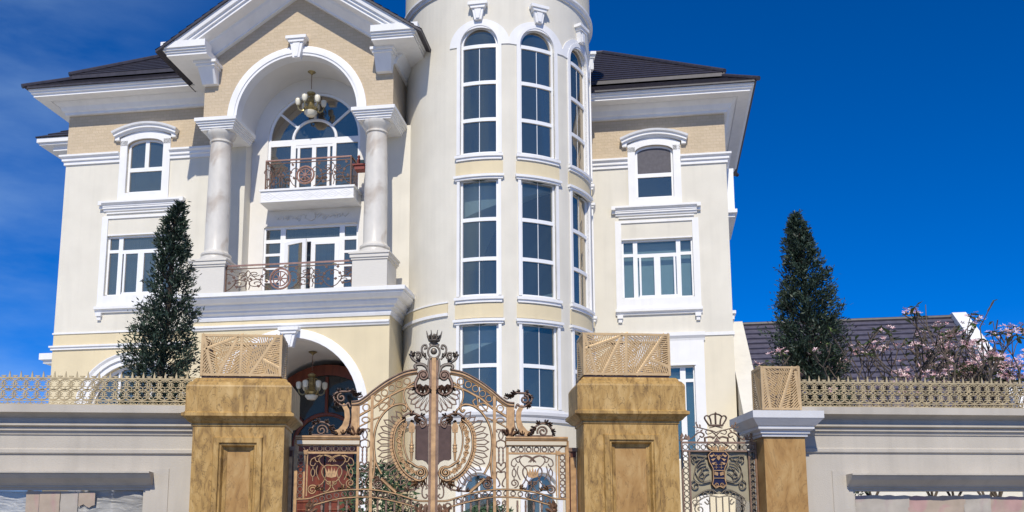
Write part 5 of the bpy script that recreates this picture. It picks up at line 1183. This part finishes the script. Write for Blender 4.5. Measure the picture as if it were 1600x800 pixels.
def gate_post(x0, x1, label):
    t = thing('gate_post', label, 'gate post', ((x0+x1)/2, .05, 0), 0, 'fluted posts carrying the main gate'); w = (x1-x0)/2
    mb = MB(); mb.box(-w, w, -.06, .06, 0, 2.88)
    mb.build('shaft', mat('red_bronze', (.16, .06, .035), .4, metal=.4, vary=.2, vscale=8), t)
    mb = MB(); n = 4
    for i in range(n): c = -w+.012+(2*w-.024)*(i+.5)/n; mb.box(c-.008, c+.008, -.078, -.0605, .2, 2.80)
    mb.build('fluting', BRONZE, t); MB().box(-w-.012, w+.012, -.085, .07, 2.881, 2.93).build('cap', BRONZED, t)
    MB().box(-w-.012, w+.012, -.085, .07, 0.12, .2).build('foot', BRONZED, t)
gate_post(-1.735, -1.645, 'narrow fluted reddish bronze post beside the left stone pillar')
gate_post(1.945, 2.04, 'narrow fluted reddish bronze post beside the right stone pillar')

# ------------------------------------------------------------------ narrow side gate with crest
t = thing('side_gate', 'narrow dark bronze side gate with crowned crest between pillar and post', 'gate', (3.955, 0, 0))
SX = lambda px: (px-1120)*.0088
SZ = lambda py: 3.022-.00853*(py-690)
def Q(pts): return [(SX(x), SZ(y)) for x, y in pts]
def qb(mb, pts, w, d0=-.010, d1=.012, sm=False, closed=False): return rib(mb, Fg, Q(smooth_pts(pts, 5) if sm else pts), w*.0087, d0, d1, closed)
mb = MB()
for x0, x1 in ((1063.5, 1066), (1074.8, 1077.2), (1167.6, 1170), (1177.8, 1181)): mb.box(SX(x0), SX(x1), -.02, .02, .1, SZ(691.5 if x0 in (1063.5, 1177.8) else 703.5))
for y0, y1 in ((690, 693), (703.5, 706)): mb.box(SX(1063.5), SX(1181), -.021, .021, SZ(y1), SZ(y0))
mb.box(SX(1063.5), SX(1181), -.021, .021, .1, .16)
mb.build('frame', BRONZED, t)
mb = MB()
for i in range(12): qb(mb, arc(1070.5+i*9.35, 698.5, 3.7, 3.9, 0, 2*pi*15/16, 15), 1.3, closed=True)
for i in range(35):
    for x in (1070.5, 1173.4): qb(mb, arc(x, 708.5+i*9.0, 3.7, 3.9, 0, 2*pi*13/14, 13), 1.3, closed=True)
mb.build('ring_border', PALEB, t)
mb = MB(); c = 1120.5
for q in (-1, 1):
    S_ = lambda pts: [(c+q*x, y) for x, y in pts]
    qb(mb, S_([(20, 716), (30, 722), (36, 734), (32, 746), (22, 752), (12, 750)]), 1.2, sm=True); qb(mb, S_([(16, 714), (24, 712), (34, 711), (42, 711)]), 1.4)
    for (a_, b_) in (((18, 722), (32, 729)), ((16, 730), (30, 742)), ((22, 718), (34, 720)), ((14, 738), (24, 750)), ((18, 726), (33, 735))): qb(mb, S_([a_, ((a_[0]+b_[0])/2+1, (a_[1]+b_[1])/2-2), b_]), 1.1, sm=True)
    qb(mb, [(c+q*(x-c), y) for x, y in spiral(c+36, 758, 8, 1.5, -1.5, 1.3, 20)], 1.3); qb(mb, [(c+q*(x-c), y) for x, y in spiral(c+36, 717, 6, 1.2, 1.5, -1.3, 18)], 1.2)
    qb(mb, S_([(12, 752), (28, 755), (38, 748), (36, 735)]), 1.0, sm=True); qb(mb, S_([(14, 732), (26, 733), (22, 744), (30, 744), (24, 737)]), 1.0, sm=True)
    qb(mb, S_([(2, 772), (12, 765), (26, 769), (40, 779)]), 1.6, sm=True); qb(mb, S_([(0, 777), (14, 775), (28, 780), (40, 791)]), 1.8, sm=True)
    for (x, y) in ((12, 770), (22, 773), (32, 779), (38, 785)): qb(mb, arc(c+q*x, y, 3.4, 3.4, 0, 2*pi*13/14, 13), 1.1, closed=True)
    qb(mb, [(c+q*(x-c), y) for x, y in spiral(c+31, 796, 9, 1.5, -2, 1.5, 22)], 1.6); qb(mb, S_([(20, 780), (16, 785), (19, 788), (23, 784)]), 1.8, sm=True)
    for x in (5, 15): qb(mb, S_([(x, 777), (x, 1040)]), 1.8)
    for x in (26, 36): qb(mb, S_([(x, 806), (x, 1040)]), 1.6)
mb.build('scrollwork', PALEB, t)
MB().box(SX(1077), SX(1168), -.004, .004, .17, SZ(850)).build('lower_plate', BRONZED, t)
mb = MB(); poly(mb, lambda s, z, d=0: (s, .03-d, z), [(SX(1077), SZ(704)), (SX(1168), SZ(704)), (SX(1168), SZ(784))]+[(SX(1120+42*cos(a_)), SZ(784-12*sin(a_))) for a_ in [pi*i/12 for i in range(1, 12)]]+[(SX(1077), SZ(784))], -.002, .002); mb.build('wall_shade_sheet', BACK, t)  # added sheet, coloured as the shaded house wall behind the gate
# crest shield
mb = MB(); sh = [(-11, 706), (-16, 712), (-14, 722), (-9, 732), (-9, 750), (-11, 757), (-6, 763), (0, 760), (6, 763), (11, 757), (9, 750), (9, 732), (14, 722), (16, 712), (11, 706)]
poly(mb, Fg, Q([(c+x, y) for x, y in sh]), -.012, .02); SH = mb.build('shield', ENAMEL, t)
mb = MB(); qb(mb, [(c+x, y) for x, y in sh], 2.2, -.015, .034, closed=True)
for y in (735, 747): mb.box(SX(c-9), SX(c+9), -.034, -.02, SZ(y+1), SZ(y))
for q in (-1, 1):
    for (x, y, l) in ((14, 712, 9), (12, 718, 8), (11, 724, 7)): poly(mb, Fg, Q([(c+q*x, y), (c+q*(x-l), y-2), (c+q*(x-l*.4), y+3)]), .018, .032)
    qb(mb, [(c+q*(x-c), y) for x, y in spiral(c+4.5, 757.5, 4, .8, 0, 1.3, 14)], 1.4, .018, .032); qb(mb, [(c+q*4, 722), (c+q*4, 733)], 1.0, .018, .030); qb(mb, [(c+q*7, 726), (c+q*1, 726)], 1.0, .018, .029); qb(mb, [(c+q*7, 730.5), (c+q*1, 730.5)], .8, .018, .029)
    qb(mb, [(c+q*8, 709), (c+q*5, 713), (c+q*2, 711)], 1.6, .018, .032, True); poly(mb, Fg, Q([(c+q*1, 739), (c+q*7, 737), (c+q*7.5, 742), (c+q*2, 744)]), .018, .030)
    for (x, a) in ((3, .15), (7, .45), (12, .8)): poly(mb, Fg, Q([(c+q*x*.35, 707), (c+q*(x-1.6), 700-x*.05), (c+q*(x*1.35), 695+x*.2), (c+q*(x+2.2), 701)]), -.008, .036)
poly(mb, Fg, Q([(c-2, 712), (c+2, 712), (c+3, 716), (c, 720), (c-3, 716)]), .018, .034)
mb.build('shield_relief', BRONZE, SH)
# scroll top and crown
mb = MB()
for q in (-1, 1):
    S_ = lambda pts: [(c-1+q*x, y) for x, y in pts]
    qb(mb, S_([(56, 688), (50, 686), (42, 686), (36, 683), (30, 677), (24, 675), (19, 679), (22, 683), (26, 681)]), 2.0, -.012, .016, True)
    qb(mb, S_([(6, 686), (0, 680), (-8, 673), (-18, 670), (-30, 667)]), 1.6, -.01, .014, True); qb(mb, S_([(-2, 676), (8, 672), (16, 673), (14, 678), (7, 676)]), 1.3, -.01, .014, True)
    for (x, y, a) in ((24, 668, -1.2), (28, 667, -1.0), (31, 668, -.4), (27, 671, .6), (21, 670, .8), (30, 664, -1.3)): poly(mb, Fg, Q([(c-1+q*x, y), (c-1+q*(x+2.6*cos(a)-1), y+5*sin(a)), (c-1+q*(x+6*cos(a)), y+6*sin(a)), (c-1+q*(x+2.6*cos(a)+1.4), y+2.5*sin(a))]), -.006, .008)
    for (x, y) in ((48, 682), (54, 680), (55, 686), (44, 684)): poly(mb, Fg, Q([(c-1+q*x-3, y+3), (c-1+q*x, y-4), (c-1+q*x+3, y+2), (c-1+q*x, y+4)]), -.015, .025)
    qb(mb, S_([(3, 684), (10, 682), (18, 684), (18, 690)]), 2.6, -.012, .02); qb(mb, S_([(30, 690), (26, 684)]), 1.4)
    qb(mb, S_([(2, 694), (8, 691), (14, 694), (18, 698)]), 2.2, -.01, .03, True)
poly(mb, Fg, Q([(c-5, 690), (c-1, 683), (c+3, 690)]), -.01, .03)
mb.build('top_scroll', BRONZED, t)
mb = MB(); cc = c-1; crn = [(-11, 663), (-16, 655), (-17, 650.5), (-13, 648.5), (-8, 650)]
qb(mb, [(cc-11, 664), (cc+11, 664)], 3.0, -.03, .03); qb(mb, [(cc-10, 668), (cc, 665.5), (cc+10, 668)], 1.4, -.02, .02)
for q in (-1, 1):
    qb(mb, [(cc+q*11, 663), (cc+q*15.5, 656), (cc+q*17, 651.5), (cc+q*14, 648.5), (cc+q*9, 650)], 2.0, -.02, .02, True); qb(mb, [(cc+q*7, 662), (cc+q*8, 655), (cc+q*9.5, 650), (cc+q*6, 646.8), (cc, 645.5)], 2.0, -.02, .02, True)
qb(mb, [(cc, 662), (cc, 646)], 2.4, -.02, .02); poly(mb, Fg, Q([(cc-2, 646), (cc, 642.5), (cc+2, 646), (cc, 648)]), -.02, .02); mb.build('crown', BRONZED, t)
ft = thing('steel_post', 'grey steel frame post with fixing brackets between side gate and stone post', 'steel post', (4.475, .05, 0))
MB().box(-.045, -.02, -.03, .03, 0, 2.93).build('post', BRONZES, ft); MB().box(-.015, .012, -.05, .03, 0, 2.9).build('steel_strip', TRIMG, ft)
MB().box(-.07, .02, -.06, .04, 2.93, 2.99).build('bracket', BRONZED, ft)
st = tag(recenter(MB().box(-1.80, -1.755, .0, .05, 0, 2.90).box(-1.84, -1.75, -.01, .055, 2.90, 2.925).build('steel_strip', TRIMG), (-1.78, .02, 0)), 'slim grey steel strip between the left stone pillar and the fluted post', 'steel strip')

# ------------------------------------------------------------------ annex with tiled roof behind the right trees
AX = thing('annex_building', 'low annex with dark tiled roof and white sloping parapets right of the mansion', 'annex', (HOUSE[0]+4.5, HOUSE[1]+3.0, 0), HYAW)
aloc = Matrix.Rotation(-HYAW, 4, 'Z') @ Vector((4.5, 3.0, 0))
def AL(p): return (p[0]-aloc.x, p[1]-aloc.y, p[2])
zr, vr, v0_, v1_ = 9.35, 7.0, 1.2, 12.0; ze = 4.9
zz = lambda v: zr-(zr-ze)*(abs(v-vr)/(vr-v0_))
mb = MB(); ua, ub = 3.2, 10.22
courses(mb, AL((ua, v0_, ze)), AL((ub, v0_, ze)), AL((ub, vr, zr)), AL((ua, vr, zr)), 19, .075)
courses(mb, AL((ub, v1_, zz(v1_))), AL((ua, v1_, zz(v1_))), AL((ua, vr, zr)), AL((ub, vr, zr)), 20, .05); mb.build('roof', mat('grey_slate_tile', (.105, .098, .135), .55, vary=.3, vscale=5), AX)
MB().tube([AL((ua, vr, zr+.04)), AL((ub, vr, zr+.04))], .09, 8).build('ridge_cap', TILE, AX)
def parapet(u, w, d0, rise, zlow):
    mb = MB(); A = [(v0_-.5, 0), (v0_-.5, zz(v0_)-.1+rise), (vr-.2, zr+rise), (vr+.35, zr+rise), (v1_, zz(v1_)+rise), (v1_, 0)]
    n = len(A); mb.add([AL((u, v, z)) for v, z in A]+[AL((u+w, v, z)) for v, z in A], [tuple(range(n)), tuple(range(2*n-1, n-1, -1))]+[(i, (i+1) % n, n+(i+1) % n, n+i) for i in range(n)])
    return mb.build('parapet', CREAM if u < 5 else WHITE, AX)
parapet(2.64, .58, 0, .12, 0); parapet(10.22, .45, 0, .16, 0)
MB().add([AL((3.4, v0_+.3, 0)), AL((10.3, v0_+.3, 0)), AL((10.3, v0_+.3, ze)), AL((3.4, v0_+.3, ze))], [(0, 1, 2, 3)]).build('wall', CREAM, AX)

# ------------------------------------------------------------------ clipped conifers
def conifer(x, y, prof, seed, label, n, SL=.80):
    """prof: (z, radius, centre shift)"""
    rnd = random.Random(seed); t = thing('conifer_tree', label, 'conifer', (x, y, .12), 0, 'dark columnar conifers')
    prof = [(a_, b_*SL, c_) for a_, b_, c_ in prof]; zt = prof[-1][0]
    def at(z):
        for a, b in zip(prof, prof[1:]):
            if a[0] <= z <= b[0]:
                k = (z-a[0])/(b[0]-a[0]); return a[1]+(b[1]-a[1])*k, a[2]+(b[2]-a[2])*k
        return prof[0][1:] if z < prof[0][0] else prof[-1][1:]
    br = MB(); br.tube([(at(z)[1]*.8, 0, z) for z in [zt*i/10*.97 for i in range(11)]], [.09*(1-i/11)+.012 for i in range(11)], 7)
    leaf = MB(); tufts = []; zb = prof[0][0]*.35
    for _ in range(n):
        z = zb+(zt-zb)*rnd.random()**1.1; r, cx = at(z); a = rnd.uniform(0, 2*pi); f = rnd.random()
        rr = r*(.25+.65*f**.5) if f < .55 else r*rnd.uniform(.72, 1.22)
        tufts.append((z, rr, a, cx, r))
    tufts.append((zt-.02, .0, 0, at(zt-.02)[1], .1))
    for z, rr, a, cx, r in tufts:
        c0 = Vector((cx+rr*cos(a), rr*sin(a), z)); out = Vector((cos(a), sin(a), rnd.uniform(.35, 1.3))).normalized()
        L0 = (.055+.20*min(1, r/.40))*rnd.uniform(.7, 1.25)
        if rnd.random() < .35: br.tube([(cx*.9, 0, z-.10-rr*.4), tuple(c0), tuple(c0+out*L0*.7)], [.012, .007, .003], 4)
        for k in range(int(9+26*L0/.2)):
            u0 = rnd.random(); c = c0+out*L0*u0+Vector((rnd.gauss(0, 1), rnd.gauss(0, 1), rnd.gauss(0, 1)))*L0*.17
            dd = (out*.9+Vector((rnd.gauss(0, .6), rnd.gauss(0, .6), rnd.gauss(.1, .5)))).normalized(); L = rnd.uniform(.05, .095); w = L*rnd.uniform(.11, .18)
            u = dd.cross(Vector((rnd.gauss(0, 1), rnd.gauss(0, 1), rnd.gauss(0, 1)))).normalized()
            leaf.add([c, c+dd*L*.5+u*w, c+dd*L, c+dd*L*.5-u*w], [(0, 1, 2, 3)])
    br.build('trunk', BARKD, t)
    # no recalculated normals needed for single leaves
    me = bpy.data.meshes.new('foliage'); me.from_pydata(leaf.v, [], leaf.f); me.materials.append(CYP); o = bpy.data.objects.new('foliage', me); col.objects.link(o); o.parent = t
    return t
k = .0104
conifer(-4.16, 3.0, [(2.6, .56, .0), (4.3, .50, 0.0), (5.05, .37, .06), (5.75, .28, .13), (6.3, .21, .10), (6.75, .12, .10), (6.95, .06, .15), (7.08, .01, .17)], 5, 'tall dark conifer in front of the left wing, beside the left stone pillar', 1150)
conifer(6.57, 3.0, [(2.6, .54, 0), (4.3, .52, 0), (5.05, .50, -.03), (5.75, .42, -.07), (6.1, .34, -.02), (6.45, .25, -.10), (6.8, .14, -.14), (7.05, .06, -.15), (7.2, .01, -.15)], 9, 'tall dark conifer against the blue sky behind the right fence', 1500)

# ------------------------------------------------------------------ frangipani trees with pink blossom
def frangipani(x, y, h, seed, label, lean=0, flowers=.8, leaves=.5, spread=.8):
    fw_ = flowers; rnd = random.Random(seed); t = thing('frangipani_tree', label, 'flowering tree', (x, y, .12), 0, 'pink frangipani trees behind the right fence')
    wood = MB(); lf = MB(); fl = MB(); base = 2.2; tips = []
    def grow(p, d, L, r, lev):
        q = p+d*L; m = p+d*L*.5+Vector((rnd.gauss(0, .03), rnd.gauss(0, .03), 0)); wood.tube([p, m, q], [r, r*.9, r*.8], 6)
        if lev == 0 or q.z > h-.2 or (lev < 4 and rnd.random() < .12): tips.append((q, d)); return
        for i in range(rnd.choice([1, 2, 2, 3])):
            a = rnd.uniform(0, 2*pi); e = (d+Vector((cos(a), sin(a)*.7, rnd.uniform(.1, .7)))*spread).normalized(); grow(q, e, L*rnd.uniform(.66, .9), r*.78, lev-1)
    wood.tube([(0, 0, 0), (lean*.3, 0, 1.2), (lean, 0, base)], [.09, .075, .06], 8)
    for i in range(4 if fw_ > .7 else 3):
        a = i*pi/(2 if fw_ > .7 else 1.5)+rnd.uniform(-.5, .5); grow(Vector((lean, 0, base)), Vector((cos(a)*.55, sin(a)*.4, 1)).normalized(), (h-base)*.31, .024, 4)
    for q, d in tips:
        if rnd.random() < flowers*(.42 if q.z < base+(h-base)*.55 else .72):
            for _ in range(rnd.randint(7, 14)):
                c = q+Vector((rnd.gauss(0, .07), rnd.gauss(0, .06), rnd.uniform(.0, .09)))
                n_ = Vector((rnd.gauss(0, .5), rnd.gauss(-.3, .5), 1)).normalized(); u = n_.orthogonal().normalized(); w = n_.cross(u)
                for j in range(5):
                    a = j*2*pi/5; e = u*cos(a)+w*sin(a); g = u*cos(a+.8)+w*sin(a+.8); fl.add([c, c+e*.026+n_*.008, c+(e+g).normalized()*.050+n_*.014, c+g*.026+n_*.008], [(0, 1, 2, 3)])
        for _ in range(rnd.randint(2, 5) if rnd.random() < leaves else rnd.randint(0, 1)):
            a = rnd.uniform(0, 2*pi); e = Vector((cos(a), sin(a), rnd.uniform(-.5, .7))).normalized(); L = rnd.uniform(.10, .20); u = e.cross(Vector((0, 0, 1))).normalized()*L*.17; up = Vector((0, 0, .02))
            lf.add([q, q+e*L*.4+u+up, q+e*L*.75+u*.8, q+e*L, q+e*L*.75-u*.8, q+e*L*.4-u+up], [(0, 1, 2, 3), (0, 3, 4, 5)])
        # bare stubs
        if rnd.random() < .5: wood.tube([q-d*.15, q-d*.1+Vector((rnd.gauss(0, .08), rnd.gauss(0, .05), .10))], [.014, .01], 5)
    wood.build('trunk', BARK, t)
    if fl.v: fl.build('blossoms', PINK, t)
    if lf.v: lf.build('leaves', GREEN, t)
for i, (x, y, h, ln, fw, lv, sp_, lab) in enumerate([
    (7.35, 2.6, 4.9, -.05, .5, .7, .7, 'short twiggy frangipani tree tight beside the right conifer'),
    (8.15, 2.3, 5.2, 0, .55, .7, .75, 'tallest frangipani tree, second in the row from the right conifer'),
    (8.75, 2.9, 5.15, .1, .6, .5, .8, 'frangipani tree with dark bare forks in the middle of the row'),
    (9.2, 2.2, 4.95, 0, .95, .5, .8, 'frangipani tree with dense pink blossom just left of the white sloping parapet'),
    (9.6, 3.2, 5.05, .0, .95, .5, .85, 'broad frangipani tree with heavy pink blossom across the top of the white parapet'),
    (10.1, 2.4, 4.85, .0, .95, .6, .85, 'low frangipani tree with pink blossom covering the middle of the white parapet'),
    (10.5, 3.0, 5.15, .1, .95, .8, .8, 'leafy frangipani tree with pink blossom against the sky at the right edge')]):
    frangipani(x, y, h, 160+i, lab, ln, fw, lv, sp_)
# shrubs in the yard, seen through the gate
def shrub(x, y, r, h, seed, label):
    rnd = random.Random(seed); t = thing('shrub', label, 'shrub', (x, y, .14), 0, 'dark leafy shrubs in the yard'); w = MB(); l = MB()
    for i in range(9):
        a = rnd.uniform(0, 2*pi); w.tube([(0, 0, 0), (r*.4*cos(a), r*.4*sin(a), h*.5), (r*.8*cos(a), r*.8*sin(a), h*rnd.uniform(.7, .95))], [.03, .02, .006], 5)
    for _ in range(3000):
        a = rnd.uniform(0, 2*pi); q = rnd.random()**.5; z = h*(.15+.85*rnd.random()); rr = r*q*(1-.35*(z/h)**3); c = Vector((rr*cos(a), rr*sin(a), z)); e = Vector((rnd.gauss(0, 1), rnd.gauss(0, 1), rnd.gauss(.2, .6))).normalized(); L = rnd.uniform(.08, .16); u = e.orthogonal().normalized()*L*.2
        l.add([c, c+e*L*.5+u, c+e*L, c+e*L*.5-u], [(0, 1, 2, 3)])
    w.build('stems', BARKD, t); l.build('leaves', SHRUB, t)
shrub(-.75, 5.2, .85, 3.0, 81, 'dark leafy shrub in the yard behind the left leaf of the gate')
shrub(1.35, 7.0, .7, 2.3, 82, 'lower dark shrub in the yard behind the right leaf of the gate')
